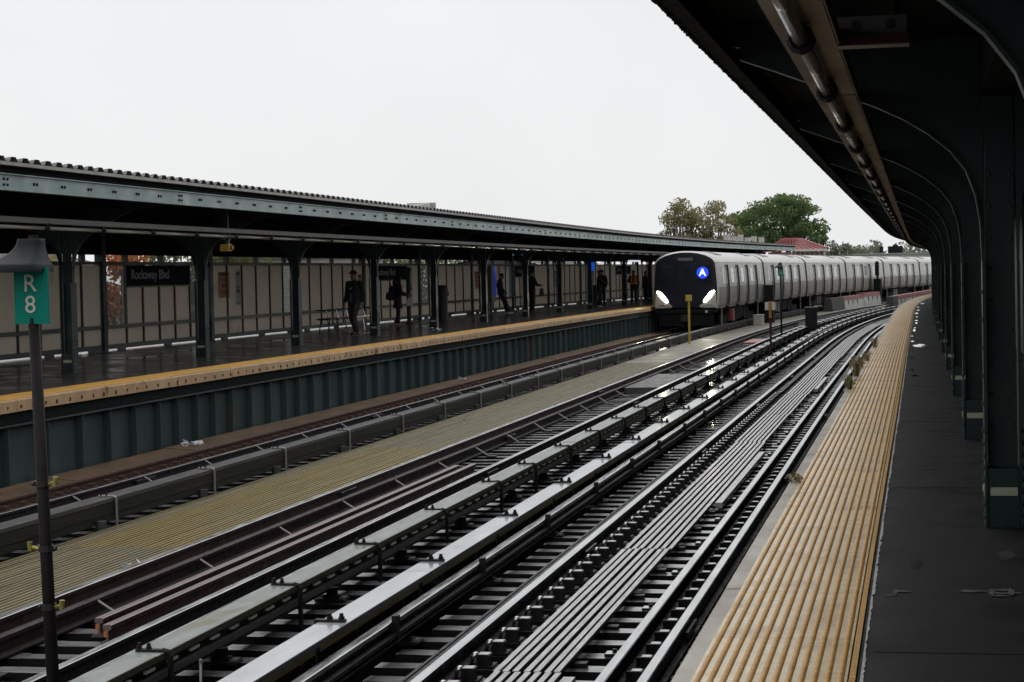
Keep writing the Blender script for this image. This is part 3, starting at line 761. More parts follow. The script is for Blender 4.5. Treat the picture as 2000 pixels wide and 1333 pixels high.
sp = [10.8, 13.99, 17.08, 20.37, 23.66, 26.82, 29.78, 33.22]
while sp[-1] < 130: sp.append(sp[-1] + 3.2)
for s in sp:
    inst('bracket', arm, t3, s, -4.19, RZ + .205)
    inst('insulator', ins_me, t3, s + 1.2, -4.01, TZ + .002)
    inst('hanger', clip_me, t3, s + .75, -3.955, RZ + .11)
# middle track third rail: hook brackets on the right
t3 = empty('third_rail', P(8, -5.2, TZ), 'third rail under a mossy grey board with hook brackets beside the middle track', 'third rail', group='third rails under boards')
b = MB(); prof = [(-5.30 + a * 1.1, RZ + .075 + c) for a, c in RAIL]; ms = [1] * len(prof); ms[-1] = ms[-2] = ms[-3] = 0
b.sweep(prof, 8, 160, 1.0, ms); b.build('contact_rail', ['rail_top', 'iron'], t3)
b = MB(); b.sweep([(-5.10, RZ + .03), (-5.055, RZ + .03), (-5.055, RZ + .075), (-5.10, RZ + .075)], 8, 120, 1.5); b.build('lower_board', 'cover_grey', t3)
s = 7.0
while s < 150:
    b = MB(); z1 = RZ + .205 + random.uniform(-.004, .004)
    b.sweep([(-5.27, z1 - .05), (-5.05, z1 - .05), (-5.047, z1 - .046), (-5.047, z1 - .004), (-5.052, z1), (-5.27, z1)], s + .004, s + 5.6 - .004, 1.4, [1, 1, 1, 1, 0, 1])
    b.build('cover_board', ['cover_olive', 'cover_edge'], t3); s += 5.6
b = MB()
s = 12.0
while s < 75:
    b.sbox(s, s + .16, -5.075, -5.052, RZ + .115, RZ + .135); s += .42
b.build('spacer_blocks', 'cover_white', t3, kind='stuff')
m = MB(); m.box(-.21, -.01, -.025, .025, .001, .018, 0)
m.tube([(-.02, 0, .009), (.02, 0, .0), (.035, 0, -.03), (.035, 0, -.36)], .021, 6, 0); bolt(m, -.19, 0, .018, .013, .04); bolt(m, -.12, 0, .018, .013, .04)
hook = m.mesh('bracket', ['iron'])
sp = [10.1, 12.76, 15.66, 18.13, 20.85, 23.72, 25.97, 28.68]
while sp[-1] < 125: sp.append(sp[-1] + 2.75)
for i, s in enumerate(sp):
    inst('bracket', hook, t3, s, -5.05, RZ + .205); inst('insulator', ins_me, t3, s + 1.5, -5.2, TZ + .002)
# far track third rail
t3 = empty('third_rail', P(17, -9.4, TZ), 'third rail boxed in dark weathered timber beside the far track', 'third rail', group='third rails under boards')
b = MB(); prof = [(-9.50 + a * 1.1, RZ + .07 + c) for a, c in RAIL]; ms = [1] * len(prof)
b.sweep(prof, 17, 160, 1.2, ms); b.build('contact_rail', ['rail_top', 'iron'], t3)
jn = [15.2, 18.6, 22.0, 25.34, 28.42, 31.84, 35.34]
while jn[-1] < 140: jn.append(jn[-1] + 3.3)
for a, c in zip(jn[:-1], jn[1:]):
    b = MB(); z1 = RZ + .205 + random.uniform(-.006, .006)
    b.sweep([(-9.60, z1 - .045), (-9.335, z1 - .045), (-9.335, z1), (-9.60, z1)], a + .006, c - .006, 1.7, 0); b.build('cover_board', 'cover_grey', t3)
    b = MB(); b.sweep([(-9.365, RZ - .06), (-9.335, RZ - .06), (-9.335, RZ + .155), (-9.365, RZ + .155)], a + .006, c - .006, 1.7, 0)
    b.sweep([(-9.334, RZ + .03), (-9.325, RZ + .03), (-9.325, RZ + .055), (-9.334, RZ + .055)], a + .006, c - .006, 1.7, 0); b.build('side_board', 'cover_grey_side', t3)
m = MB(); m.tube([(-.20, 0, .012), (-.02, 0, .012), (.015, 0, -.005), (.02, 0, -.04), (.02, 0, -.33)], .018, 6, 0); bolt(m, -.17, 0, .012, .013, .03, 1); bolt(m, -.10, 0, .012, .013, .03, 1); hook2 = m.mesh('bracket', ['gutter', 'iron'])
m = MB(); m.tube([(0, 0, 0), (0, 0, .16)], .07, 8, 0); ins2 = m.mesh('insulator', ['cover_grey'])
for s in jn[1:-1]:
    inst('bracket', hook2, t3, s, -9.335, RZ + .207); inst('insulator', ins2, t3, s - .5, -9.30, TZ)

# ================================================================== WALKWAYS
w1 = empty('walkway', P(8, -4.65, TZ), 'narrow olive slatted walkway between the two pale covered third rails', 'walkway')
for k in range(4):
    s = 8.0; L = -4.745 + .047 * k
    while s < 120:
        b = MB(); zt = RZ - .13 + random.uniform(-.002, .002)
        b.sweep([(L - .017, zt - .05), (L + .017, zt - .05), (L + .016, zt), (L - .016, zt)], s, s + 7 - .01, 1.75); b.build('slat', 'yellow_slat', w1); s += 7
for s in np.arange(8.3, 120, 1.5):
    b = MB(); b.sbox(s, s + .08, -4.78, -4.58, TZ - .05, RZ - .185); b.build('slat_bearer', 'iron', w1)
w2 = empty('walkway', P(15, -8.5, TZ), 'wide khaki slatted walkway between the middle and far tracks', 'walkway')
ns = 21
for k in range(ns):
    L = -9.22 + (1.44 / (ns - 1)) * k
    s = 14.0; seg = 6.0
    if k < 3: s = 14 + 0
    while s < 62:
        b = MB(); zt = RZ - .105 + random.uniform(-.002, .002)
        b.sweep([(L - .0235, zt - .04), (L + .0235, zt - .04), (L + .022, zt), (L - .022, zt)], s + .003, s + seg - .005, 2.0)
        yel = 20 <= s + .1 * 0 < 32 and k >= 4
        b.build('slat', 'walk_yellow' if yel else 'walk', w2); s += seg
b = MB(); b.sweep([(-9.25, RZ - .16), (-7.75, RZ - .16), (-7.75, RZ - .105), (-9.25, RZ - .105)], 62, 150, 1.5); b.build('deck_panel', 'walk_far', w2)
for s in np.arange(14.3, 62, 1.0):
    b = MB(); b.sbox(s, s + .09, -9.25, -7.76, TZ - .02, RZ - .147); b.build('slat_bearer', 'iron', w2)
b = MB(); b.sweep([(-7.735, RZ - .235), (-7.712, RZ - .235), (-7.712, RZ - .112), (-7.735, RZ - .112)], 14, 75, 1.5); b.build('side_board', 'walk_yellow', w2)
b = MB()
for s in np.arange(15.0, 70, 1.0): b.sbox(s, s + .06, -7.711, -7.69, RZ - .16, RZ - .115)
b.build('bolt_heads', 'iron', w2, kind='stuff')

# ================================================================== CANOPIES
def bracket_mesh_parts(mirror=1, back=True):
    """column in its own frame: x to the right of the track, y along it. The arm reaches over -x (towards the tracks)."""
    col = MB()
    # built-up H: web across the track, flanges facing the track
    col.box(-.095, .095, -.006, .006, 0, 2.9, 0)
    web = col
    fl = MB()
    fl.box(-.11, -.0955, -.125, .125, 0, 1.62, 0)
    fl2 = MB(); fl2.box(.0955, .11, -.125, .125, 0, 1.62, 0)
    return web, fl, fl2

CURVE = [(-.11, 1.62), (-.118, 1.84), (-.145, 2.02), (-.20, 2.17), (-.29, 2.29), (-.42, 2.40), (-.56, 2.49), (-.72, 2.57), (-1.06, 2.71), (-1.33, 2.815), (-1.56, 2.90)]
def curve_strip(pts, wdt, th, m=0):
    mb = MB(); n = len(pts); b = 0
    nr = []
    for i in range(n):
        a = Vector((pts[min(i + 1, n - 1)][0] - pts[max(i - 1, 0)][0], 0, pts[min(i + 1, n - 1)][1] - pts[max(i - 1, 0)][1])).normalized()
        nr.append(Vector((a.z, 0, -a.x)))
    for i in range(n):
        p = Vector((pts[i][0], 0, pts[i][1]))
        for (yy, tt) in ((-wdt, 0), (wdt, 0), (wdt, th), (-wdt, th)):
            q = p + nr[i] * tt; mb.v.append((q.x, yy, q.z))
    for i in range(n - 1):
        for j in range(4):
            j2 = (j + 1) % 4
            mb.f.append((i * 4 + j, i * 4 + j2, (i + 1) * 4 + j2, (i + 1) * 4 + j)); mb.m.append(m)
    return mb
def flip(mb):
    mb.v = [(-x, y, z) for x, y, z in mb.v]; mb.f = [tuple(reversed(f)) for f in mb.f]; return mb

def make_column(name, label, group, deep=.12):
    e = empty(name, (0, 0, 0), label, 'column', group)
    m = MB(); m.box(-.0855, .0855, -.006, .006, 0, 2.95); m.local('web', 'steel_green', e)
    for sgn in (-1, 1):
        m = MB(); m.box(-.11, -.096, -deep, deep, 0, 1.62)
        mm = curve_strip(CURVE if sgn < 0 else [(x * .8 + -.022, z) for x, z in CURVE], deep * .42, .014)
        if sgn > 0: flip(m); flip(mm)
        m.local('flange', 'steel_green', e)
        mm.local('bracket_flange', 'steel_green', e)
        # bracket web plate
        w = MB(); pts = CURVE if sgn < 0 else [(x * .8 - .022, z) for x, z in CURVE]
        top = [(pts[-1][0], 3.02), (-.09, 2.9)]
        ring = [(x, z) for x, z in pts] + [(pts[-1][0], 3.03), (-.096, 2.98), (-.096, 1.62)]
        b0 = 0
        for yy in (-.005, .005): w.v += [(x, yy, z) for x, z in ring]
        k = len(ring)
        # fan from an inner edge: quads between the curve and the top line
        for i in range(len(pts) - 1):
            pass
        w.f.append(tuple(range(k))); w.m.append(0); w.f.append(tuple(reversed(range(k, 2 * k)))); w.m.append(0)
        if sgn > 0: flip(w)
        w.local('bracket_plate', 'steel_green', e)
    m = MB(); m.box(-.093, .093, -deep + .012, -.03, 0, .36); m.box(-.093, .093, .03, deep - .012, 0, .36); m.local('base_box', 'steel_green', e)
    m = MB()
    for zz in np.arange(.06, .62, .075):
        for sx in (-1, 1):
            for yy in (-deep * .66, deep * .66): m.ball((sx * .112, yy, zz), .014, .014, .014, 5, 3)
    for zz in np.arange(.75, 1.6, .17):
        for yy in (-deep * .66, deep * .66): m.ball((-.112, yy, zz), .012, .012, .012, 5, 3)
    for zz in np.arange(.62, 2.3, .19):
        for xx in (-.062, .062): m.ball((xx, -.007, zz), .012, .012, .012, 5, 3)
    m.local('rivets', 'steel_green', e, kind='stuff')
    m = MB(); m.box(-.078, .082, -deep + .004, -deep + .0115, .195, .245); m.local('reflector', 'label', e)
    m = MB(); m.box(-.118, -.1105, -.09, .09, .195, .245); m.local('reflector', 'label', e)
    return e

near_s = [6.2, 12.45, 18.75, 25.1, 31.3, 37.5]
while near_s[-1] < 135: near_s.append(near_s[-1] + 6.25)
c0 = make_column('canopy_column', 'dark green steel column of the near canopy, first inside the frame', 'columns of the near canopy', .12)
first = True
order = 0
for i, s in enumerate(near_s):
    lab = ('dark green near canopy column just outside the right frame edge, its bracket curving overhead' if i == 0 else
           'dark green steel column of the near canopy, ' + ORD[i - 1] + ' counted from the camera' if i > 1 else 'thickest dark green steel column of the near canopy, closest to the camera')
    if first:
        c0.location = P(s, .53, 0); c0.rotation_euler = (0, 0, -phi(s)); c0['label'] = lab; first = False
    else: dup_tree(c0, P(s, .53, 0), -phi(s), lab)
far_s = [26.5, 33.35, 40.1, 46.6, 53.7, 60.6, 67.9, 75.2, 82.2, 89.2, 98.0, 105.2, 112.4, 119.6, 126.8, 134]
fc = make_column('canopy_column', 'dark green steel column of the far canopy', 'columns of the far canopy', .125)
for i, s in enumerate(far_s):
    lab = 'dark green steel column of the far canopy, ' + (ORD[i - 1] if i > 0 else 'just outside the left edge') + (' from the left in view' if i > 0 else ' of the frame')
    if i == 0: fc.location = P(s, -14.95, 0); fc.rotation_euler = (0, 0, -phi(s)); fc['label'] = lab
    else: dup_tree(fc, P(s, -14.95, 0), -phi(s), lab)

# ---- far canopy roof
rf = empty('station_canopy', P(26, -12.6, 2.94), 'far platform canopy with pale green riveted fascia and ribbed roof edge', 'canopy')
jn = [19.0, 26.0, 32.75, 39.6, 46.3]
while jn[-1] < 141: jn.append(min(jn[-1] + 6.9, 143.0))
for a, c in zip(jn[:-1], jn[1:]):
    b = MB(); b.sweep([(-12.62, 2.94), (-12.50, 2.94), (-12.50, 2.955), (-12.545, 2.955), (-12.545, 3.165), (-12.50, 3.165), (-12.50, 3.18), (-12.62, 3.18)], a + .006, c - .006, 1.2)
    f = b.build('fascia', 'fascia', rf)
    bb = MB(); n = 7; stp = (c - a) / n
    for k in range(1, n):
        for d in (-.05, .05): bb.ball(P(a + k * stp + d, -12.540, 3.06), .022, .022, .026, 6, 3)
    for d in (-.06, .06):
        for zz in (3.02, 3.10): bb.ball(P(a + (0 if d > 0 else c - a) + d, -12.540, zz), .022, .022, .022, 6, 3)
    bb.build('bolt_heads', 'black_under', f, kind='stuff')
    b = MB(); b.sweep([(-12.60, 3.285), (-12.42, 3.285), (-12.42, 3.335), (-12.60, 3.335)], a + .004, c - .004, 1.2); b.build('gutter', 'gutter', rf)
b = MB(); b.sweep([(-12.66, 3.18), (-12.56, 3.18), (-12.56, 3.29), (-12.66, 3.29)], 19, 143, 1.5); b.build('eaves_strip', 'black_under', rf)  # black strip standing in for the dark gap below the gutter
# ribbed roof sheets: trapezoidal ribs running from the edge down to the column line
a = 19.0
while a < 143:
    c = min(a + 7.6, 143.0)
    b = MB(); n = int(round((c - a) / .38)); rows = []
    pts = []
    for k in range(n):
        s0 = a + k * .38
        pts += [(s0, 0), (s0 + .10, 0), (s0 + .16, .065), (s0 + .30, .065), (s0 + .36, 0)]
    pts.append((a + n * .38, 0))
    for (s, zz) in pts:
        b.v.append(tuple(P(s, -12.44, 3.345 + zz))); b.v.append(tuple(P(s, -14.7, 3.05 + zz)))
    for k in range(len(pts) - 1):
        b.f.append((2 * k, 2 * k + 2, 2 * k + 3, 2 * k + 1)); b.m.append(0)
    b.sweep([(-14.7, 3.00), (-12.44, 3.30), (-12.44, 3.335), (-14.7, 3.035)], a, c, 1.5, 1)
    b.build('roof_sheet', ['roof_sheet', 'black_under'], rf); a = c
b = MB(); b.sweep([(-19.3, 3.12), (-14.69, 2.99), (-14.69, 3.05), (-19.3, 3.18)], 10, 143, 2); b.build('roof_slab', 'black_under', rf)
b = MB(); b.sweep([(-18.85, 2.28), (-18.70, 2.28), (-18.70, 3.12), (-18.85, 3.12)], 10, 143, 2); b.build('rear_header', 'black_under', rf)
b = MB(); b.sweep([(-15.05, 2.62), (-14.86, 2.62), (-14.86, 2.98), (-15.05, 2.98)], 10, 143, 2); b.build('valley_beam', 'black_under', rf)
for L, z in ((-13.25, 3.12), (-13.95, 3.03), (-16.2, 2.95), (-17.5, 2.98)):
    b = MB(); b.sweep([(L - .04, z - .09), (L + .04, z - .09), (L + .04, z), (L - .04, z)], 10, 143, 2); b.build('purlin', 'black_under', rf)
for s in far_s:
    b = MB(); b.hexa([P(s - .04, -14.6, 2.84), P(s - .04, -12.62, 3.0), P(s + .04, -12.62, 3.0), P(s + .04, -14.6, 2.84), P(s - .04, -14.6, 2.99), P(s - .04, -12.62, 3.18), P(s + .04, -12.62, 3.18), P(s + .04, -14.6, 2.99)]); b.build('roof_arm', 'steel_green', rf)
    b = MB(); b.sbox(s - .05, s + .05, -18.72, -14.65, 2.80, 2.98); b.build('roof_arm', 'black_under', rf)
# roof hatch
h = empty('roof_hatch', P(51.5, -13.2, 3.3), 'pale wedge shaped hatch standing on the far canopy roof', 'roof hatch')
b = MB(); b.hexa([P(50.2, -13.5, 3.28), P(50.2, -12.72, 3.36), P(52.0, -12.72, 3.36), P(52.0, -13.5, 3.28), P(50.2, -13.5, 3.42), P(50.2, -12.78, 3.46), P(52.0, -12.84, 3.60), P(52.0, -13.5, 3.56)], [0, 1, 0, 0, 0, 0]); b.build('casing', ['gutter', 'gutter'], h)
b = MB(); b.sbox(52.002, 52.03, -13.5, -12.70, 3.33, 3.60); b.build('end_plate', 'white_box', h)
# rooftop antennas far along the canopy
for k, (s, hh, w) in enumerate(((127, .62, .45), (129.4, .50, .35), (131.8, .66, .4), (134.4, .5, .5), (136.8, .62, .35), (139.6, .58, .35))):
    e = empty('antenna_panel', P(s, -14.3, 3.1), 'white panel antenna on the far canopy roof before the trees, ' + ORD[k] + ' from the left', 'antenna', 'white antennas on the roof')
    b = MB(); b.sbox(s, s + w * 1.6, -14.55, -14.25, 3.35, 3.35 + hh); b.build('panel', 'white_box', e)
    b = MB(); b.tube([P(s + .3, -14.4, 3.05), P(s + .3, -14.4, 3.36)], .05, 6); b.tube([P(s + w, -14.4, 3.05), P(s + w, -14.4, 3.36)], .05, 6); b.build('stand', 'iron_plain', e)
e = empty('roof_railing', P(136.5, -14.0, 3.1), 'low black railing frame on the far canopy roof beside the white antennas', 'railing')
for s in (134.0, 136.4, 140.9, 142.9):
    b = MB(); b.tube([P(s, -14, 3.1), P(s, -14, 3.62)], .045, 6); b.build('post', 'iron_plain', e)
b = MB(); b.tube([P(134.0, -14, 3.55), P(136.4, -14, 3.55)], .04, 6); b.build('rail', 'iron_plain', e)
b = MB(); b.tube([P(140.9, -14, 3.45), P(142.9, -14, 3.45)], .04, 6); b.build('rail', 'iron_plain', e)

# ---- fluorescent strips
def light_strip(label, L, z, s0, s1, pitch, chan_mat, first, hw=.15, gap=.075):
    e = empty('light_strip', P(s0, L, z), label, 'light fixture')
    s = s0
    while s < s1:
        b = MB(); b.sweep([(L - hw, z + .075), (L + hw, z + .075), (L + hw, z + .15), (L - hw, z + .15)], s + .003, s + pitch * 2 - .003, pitch * .5)
        b.sweep([(L - hw * .93, z + .066), (L + hw * .93, z + .066), (L + hw * .93, z + .0745), (L - hw * .93, z + .0745)], s + .04, s + pitch * 2 - .04, pitch * .5)
        b.build('channel', chan_mat, e); s += pitch * 2
    s = first
    me = MB(); me.tube([(0, .09, 0), (0, pitch - .09, 0)], .030, 10); me = me.mesh('tube', ['tube'], smooth=True)
    cl = MB()
    for yy in (-.035, .035): cl.tube([(.0 + .048 * math.cos(t), yy, .048 * math.sin(t)) for t in np.linspace(-math.pi, math.pi, 9)], .014, 5)
    cl.tube([(0, -.085, 0), (0, .085, 0)], .033, 8); cl.tube([(0, 0, .03), (0, 0, .07)], .03, 6)
    cl = cl.mesh('lampholder', ['iron_plain'])
    while s < s1:
        inst('tube', me, e, s, L, z); inst('lampholder', cl, e, s, L, z); s += pitch
    return e
light_strip('long strip of unlit tubes under cream channel beneath the near canopy', -.42, 2.535, 2.0, 120, 2.44, 'channel', 3.4, .125)
light_strip('long strip of unlit tubes under grey channel beneath the far canopy', -13.2, 2.475, 20, 142, 2.165, 'channel_grey', 20.05, .07)

# ---- near canopy roof
nf = empty('station_canopy', P(3, -1.1, 2.9), 'near platform canopy, almost black underneath, curving away overhead', 'canopy')
jn = [-37, -31, -24.7, -18.5, -12.2, -6.0, -3.0, 3.2]
while jn[-1] < 132: jn.append(jn[-1] + 6.25)
for a, c in zip(jn[:-1], jn[1:]):
    b = MB(); b.sweep([(-1.20, 2.905), (-1.08, 2.905), (-1.08, 2.92), (-1.155, 2.92), (-1.155, 3.13), (-1.08, 3.13), (-1.08, 3.145), (-1.20, 3.145)], a + .008, c - .008, 1.2, [0, 0, 0, 0, 0, 0, 0, 1]); b.build('fascia', ['fascia_dark_grey', 'fascia'], nf)  # under and inner faces dark grey, outer face pale green
    b = MB(); n = int((c - a) / .09)
    for k in range(n):
        s = a + (c - a) * (k + random.random() * .6) / n; d = random.uniform(.004, .016)
        b.sbox(s, s + random.uniform(.02, .05), -1.195, -1.17 + d * .3, 2.905 - d, 2.9055)
    b.build('rust_scale', 'black_under', nf, kind='stuff')
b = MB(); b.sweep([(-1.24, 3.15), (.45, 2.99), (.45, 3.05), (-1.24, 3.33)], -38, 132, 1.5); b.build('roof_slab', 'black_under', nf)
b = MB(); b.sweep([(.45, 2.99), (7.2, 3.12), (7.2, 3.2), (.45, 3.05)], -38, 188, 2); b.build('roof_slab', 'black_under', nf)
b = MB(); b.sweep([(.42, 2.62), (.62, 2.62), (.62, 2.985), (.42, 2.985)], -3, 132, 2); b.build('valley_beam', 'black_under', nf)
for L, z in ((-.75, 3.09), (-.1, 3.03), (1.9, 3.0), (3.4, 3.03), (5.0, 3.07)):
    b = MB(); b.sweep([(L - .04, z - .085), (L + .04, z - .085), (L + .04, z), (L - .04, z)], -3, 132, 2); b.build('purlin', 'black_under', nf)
for s in near_s:
    b = MB(); b.hexa([P(s - .04, .42, 2.84), P(s - .04, -1.07, 2.98), P(s + .04, -1.07, 2.98), P(s + .04, .42, 2.84), P(s - .04, .42, 2.985), P(s - .04, -1.07, 3.12), P(s + .04, -1.07, 3.12), P(s + .04, .42, 2.985)]); b.build('roof_arm', 'steel_green', nf)
    b = MB(); b.sbox(s - .05, s + .05, .64, 6.6, 2.80, 2.985); b.build('roof_arm', 'black_under', nf)
# hanging sign box seen from behind
e = empty('hanging_sign', P(9.2, -.14, 2.67), 'dark grey sign box with three round knockouts and red strip under the near canopy', 'sign box')
b = MB(); b.sbox(9.2, 9.32, -.445, .005, 2.65, 2.735); b.build('housing', 'sign_box', e)
b = MB(); b.sbox(9.19, 9.33, -.43, .01, 2.612, 2.648); b.build('red_strip', 'sign_box_red', e)
b = MB(); b.sbox(9.185, 9.33, -.45, .015, 2.602, 2.611); b.build('bottom_edge', 'sign_box', e)
for L in (-.37, -.22, -.07):
    b = MB(); b.tube([P(9.199, L, 2.695), P(9.192, L, 2.695)], .022, 12); b.tube([P(9.1915, L, 2.695), P(9.190, L, 2.695)], .017, 12); b.build('knockout', 'iron_plain', e)
b = MB(); b.sbox(9.18, 9.30, -.485, -.447, 2.61, 2.70); b.tube([P(9.24, -.47, 2.69), P(9.24, -.47, 2.80)], .012, 6); b.build('bracket', 'gutter', e)

# near platform rear windscreen, only glimpsed between the columns
e = empty('windscreen', P(20, 6.6, 0), 'dark windscreen along the back of the near platform, glimpsed between columns', 'windscreen')
b = MB()
b.sweep([(6.6, .25), (6.64, .25), (6.64, 2.1), (6.6, 2.1)], -38, 188, 3); b.build('panel', 'mullion', e)
b = MB(); b.sweep([(6.5, 2.101), (6.7, 2.101), (6.7, 3.1), (6.5, 3.1)], -38, 188, 3); b.build('header', 'black_under', e)
for s in near_s:
    b = MB(); b.sbox(s - .1, s + .1, 6.5, 6.7, 0, 3.0); b.build('post', 'steel_green', e)

# added dark screen, no known part: closes the bright gap between the columns
e = empty('gap_screen', P(34, 3.1, 0), 'dark panelled screen added on the near platform to close a bright gap', 'added screen')
for (s0, s1, L0, L1) in ((32, 32.08, 1.75, 4.6), (32, 62, 1.70, 1.749), (32, 62, 4.601, 4.65)):
    b = MB(); b.sbox(s0, s1, L0, L1, .12, 2.4); b.build('panel', 'mullion', e)
for s in np.arange(32, 62.1, 5.0):
    b = MB(); b.sbox(s - .06, s + .06, 1.62, 1.695, 0, 2.55); b.build('post', 'steel_green', e)
b = MB(); b.sbox(31.8, 62.2, 1.55, 4.8, 2.56, 2.66); b.build('roof', 'black_under', e)
b = MB(); b.sbox(31.95, 62.05, 1.66, 4.66, 2.401, 2.555); b.build('header', 'black_under', e)
# ================================================================== WINDSCREEN of the far platform
ws = empty('windscreen', P(44, -18.72, 0), 'beige panelled windscreen wall with dark frames along the far platform', 'windscreen')
posts = [29.8, 36.7, 43.55, 50.7, 58.2, 65.7, 73.3, 81.9, 89.6, 97.2, 104.8, 112.4, 120, 127.6, 135]
ZB, ZR0, ZR1, ZT = .165, .535, .625, 2.04
mesh_cache = {}
def wire_panel(length, height):
    key = (round(length, 1), round(height, 2))
    if key in mesh_cache: return mesh_cache[key]
    m = MB(); n = max(3, int(length / .06)); k = int(height / .11)
    for i in range(n + 1):
        y = length * i / n; m.box(-.004, .004, y - .005, y + .005, 0, height)
    for i in range(k + 1):
        z = height * i / k; m.box(.0045, .0095, 0, length, z - .004, z + .004)
    mesh_cache[key] = m.mesh('wire_mesh', ['wire']); return mesh_cache[key]
signs_in = {2: (44.9, 49.15), 5: (66.7, 71.5), 8: (90.1, 94.2), 11: (114, 118)}
mesh_left = {2: 1, 3: 0, 4: 0, 6: 1, 8: 1}
mesh_right = {2: 1, 3: 1, 7: 1}
for i, (a, c) in enumerate(zip(posts[:-1], posts[1:])):
    b = MB(); b.sbox(a - .11, a + .11, -18.82, -18.62, 0, 2.9); pst = b.build('post', 'steel_green', ws)
    b = MB()
    for zz in np.arange(.2, 2.2, .1):
        for d in (-.07, .07): b.ball(P(a + d, -18.618, zz), .012, .012, .012, 5, 3)
    b.build('rivets', 'steel_green', pst, kind='stuff')
    for (z0, z1, nm) in ((.06, ZB, 'bottom_rail'), (ZR0, ZR1, 'mid_rail'), (ZT, 2.12, 'top_rail')):
        b = MB(); b.sweep([(-18.74, z0), (-18.655, z0), (-18.655, z1), (-18.74, z1)], a + .115, c - .115, 1.8); b.build(nm, 'mullion', ws)
    # stubby feet that leave bright gaps below
    for s in (a + .9, (a + c) / 2 + .3, c - .8):
        b = MB(); b.sbox(s, s + .35, -18.74, -18.66, 0, .059); b.build('foot', 'mullion', ws)
    for s in (a + 1.3, (a + c) / 2, c - 1.2):
        b = MB(); b.sbox(s, s + .22, -18.74, -18.66, 2.121, 2.28); b.build('hanger', 'mullion', ws)
    if i in signs_in: edges = [a + .11] + list(np.linspace(signs_in[i][0], signs_in[i][1], 5)) + [c - .11]
    else:
        n = 6; edges = [a + .11 + (c - a - .22) * k / n for k in range(n + 1)]
    for k, (p, q) in enumerate(zip(edges[:-1], edges[1:])):
        if k > 0:
            b = MB(); b.sbox(p - .03, p + .03, -18.735, -18.65, ZB, ZT); b.build('mullion', 'mullion', ws)
        b = MB(); b.sbox(p + .032, q - .032, -18.715, -18.69, ZB + .002, ZR0 - .002); b.build('panel', 'panel', ws)
        last = k == len(edges) - 2
        if (k == 0 and mesh_left.get(i)) or (last and mesh_right.get(i)):
            if q - p > .2: inst('wire_mesh', wire_panel(q - p - .08, ZT - ZR1 - .01), ws, p + .04, -18.70, ZR1 + .005)
            continue
        top = ZT - .003
        if i in signs_in and signs_in[i][0] - .01 <= p and q <= signs_in[i][1] + .01: top = 1.50
        b = MB(); b.sbox(p + .032, q - .032, -18.715, -18.69, ZR1 + .002, top); b.build('panel', 'panel', ws)
sg_text = text_mesh('Rockaway Blvd', .335, 'sign_white', 'lettering', .003)
for n_, i in enumerate((2, 5, 8, 11)):
    a, c = signs_in[i]; mid = (a + c) / 2
    lab = ['black station sign with pale lettering, largest and nearest on the far windscreen', 'black station sign behind the woman with the backpack',
           'small black station sign on the windscreen beyond the leaning boy', 'black station sign at the distant end of the windscreen'][n_]
    e = empty('station_sign', P(mid, -18.64, 1.52), lab, 'station sign', 'black station name signs')
    b = MB(); b.sbox(a + .03, c - .03, -18.685, -18.64, 1.53, 2.035); b.build('board', 'sign_black', e)
    b = MB(); b.sbox(a + .0, c - .0, -18.70, -18.62, 1.495, 1.528); b.build('frame', 'mullion', e)
    o = bpy.data.objects.new('lettering', sg_text); COL.objects.link(o); o.parent = e
    o.location = P(mid - .62, -18.632, 1.80) - Vector(e.location)
    o.rotation_euler = Euler((math.pi / 2, 0, math.pi / 2 - phi(mid)), 'XYZ')
    o.scale = (1.22, 1, 1)

# notices on the wall
def notice(name, s0, s1, z0, z1, matn, label, bars, ink='ink', L=-18.685):
    e = empty(name, P((s0 + s1) / 2, L, z0), label, 'notice', 'notices on the windscreen')
    b = MB(); b.sbox(s0, s1, L, L + .006, z0, z1); b.build('sheet', matn, e)
    b = MB()
    for (a, c, d, f) in bars: b.sbox(s0 + (s1 - s0) * a, s0 + (s1 - s0) * c, L + .0065, L + .008, z0 + (z1 - z0) * d, z0 + (z1 - z0) * f)
    b.build('print', ink, e)
    return e
obars = [(.1, .9, .86, .96), (.15, .85, .70, .73), (.15, .85, .65, .68), (.3, .7, .44, .48), (.30, .42, .38, .54), (.15, .85, .22, .25), (.15, .85, .16, .19)]
wbars = [(.15, .45, .86, .95), (.55, .85, .86, .95), (.2, .8, .50, .53), (.15, .4, .36, .46), (.5, .85, .36, .46), (.2, .8, .04, .06)]
notice('notice', 51.35, 52.25, 1.15, 1.86, 'poster_orange', 'orange notice on the windscreen right of the second column in view', obars)
notice('notice', 52.75, 53.12, .92, 1.90, 'poster_white', 'narrow white notice beside the orange notice on the windscreen', wbars)
notice('notice', 65.0, 65.45, .95, 1.75, 'poster_orange', 'orange notice beside the walking man on the windscreen', obars)
notice('notice', 71.7, 72.3, .62, 2.0, 'poster_white', 'tall white notice on the windscreen right of the woman', wbars)
notice('notice', 82.5, 83.4, 1.05, 1.8, 'poster_orange', 'faint orange notice between the bin and the kiosk', obars)
notice('notice', 98.6, 99.4, .95, 1.8, 'poster_white', 'narrow white notice right of the standing man in black', wbars)
notice('notice', 107.0, 108.2, 1.0, 1.75, 'poster_orange', 'dim orange notice on the windscreen furthest from the camera', obars)

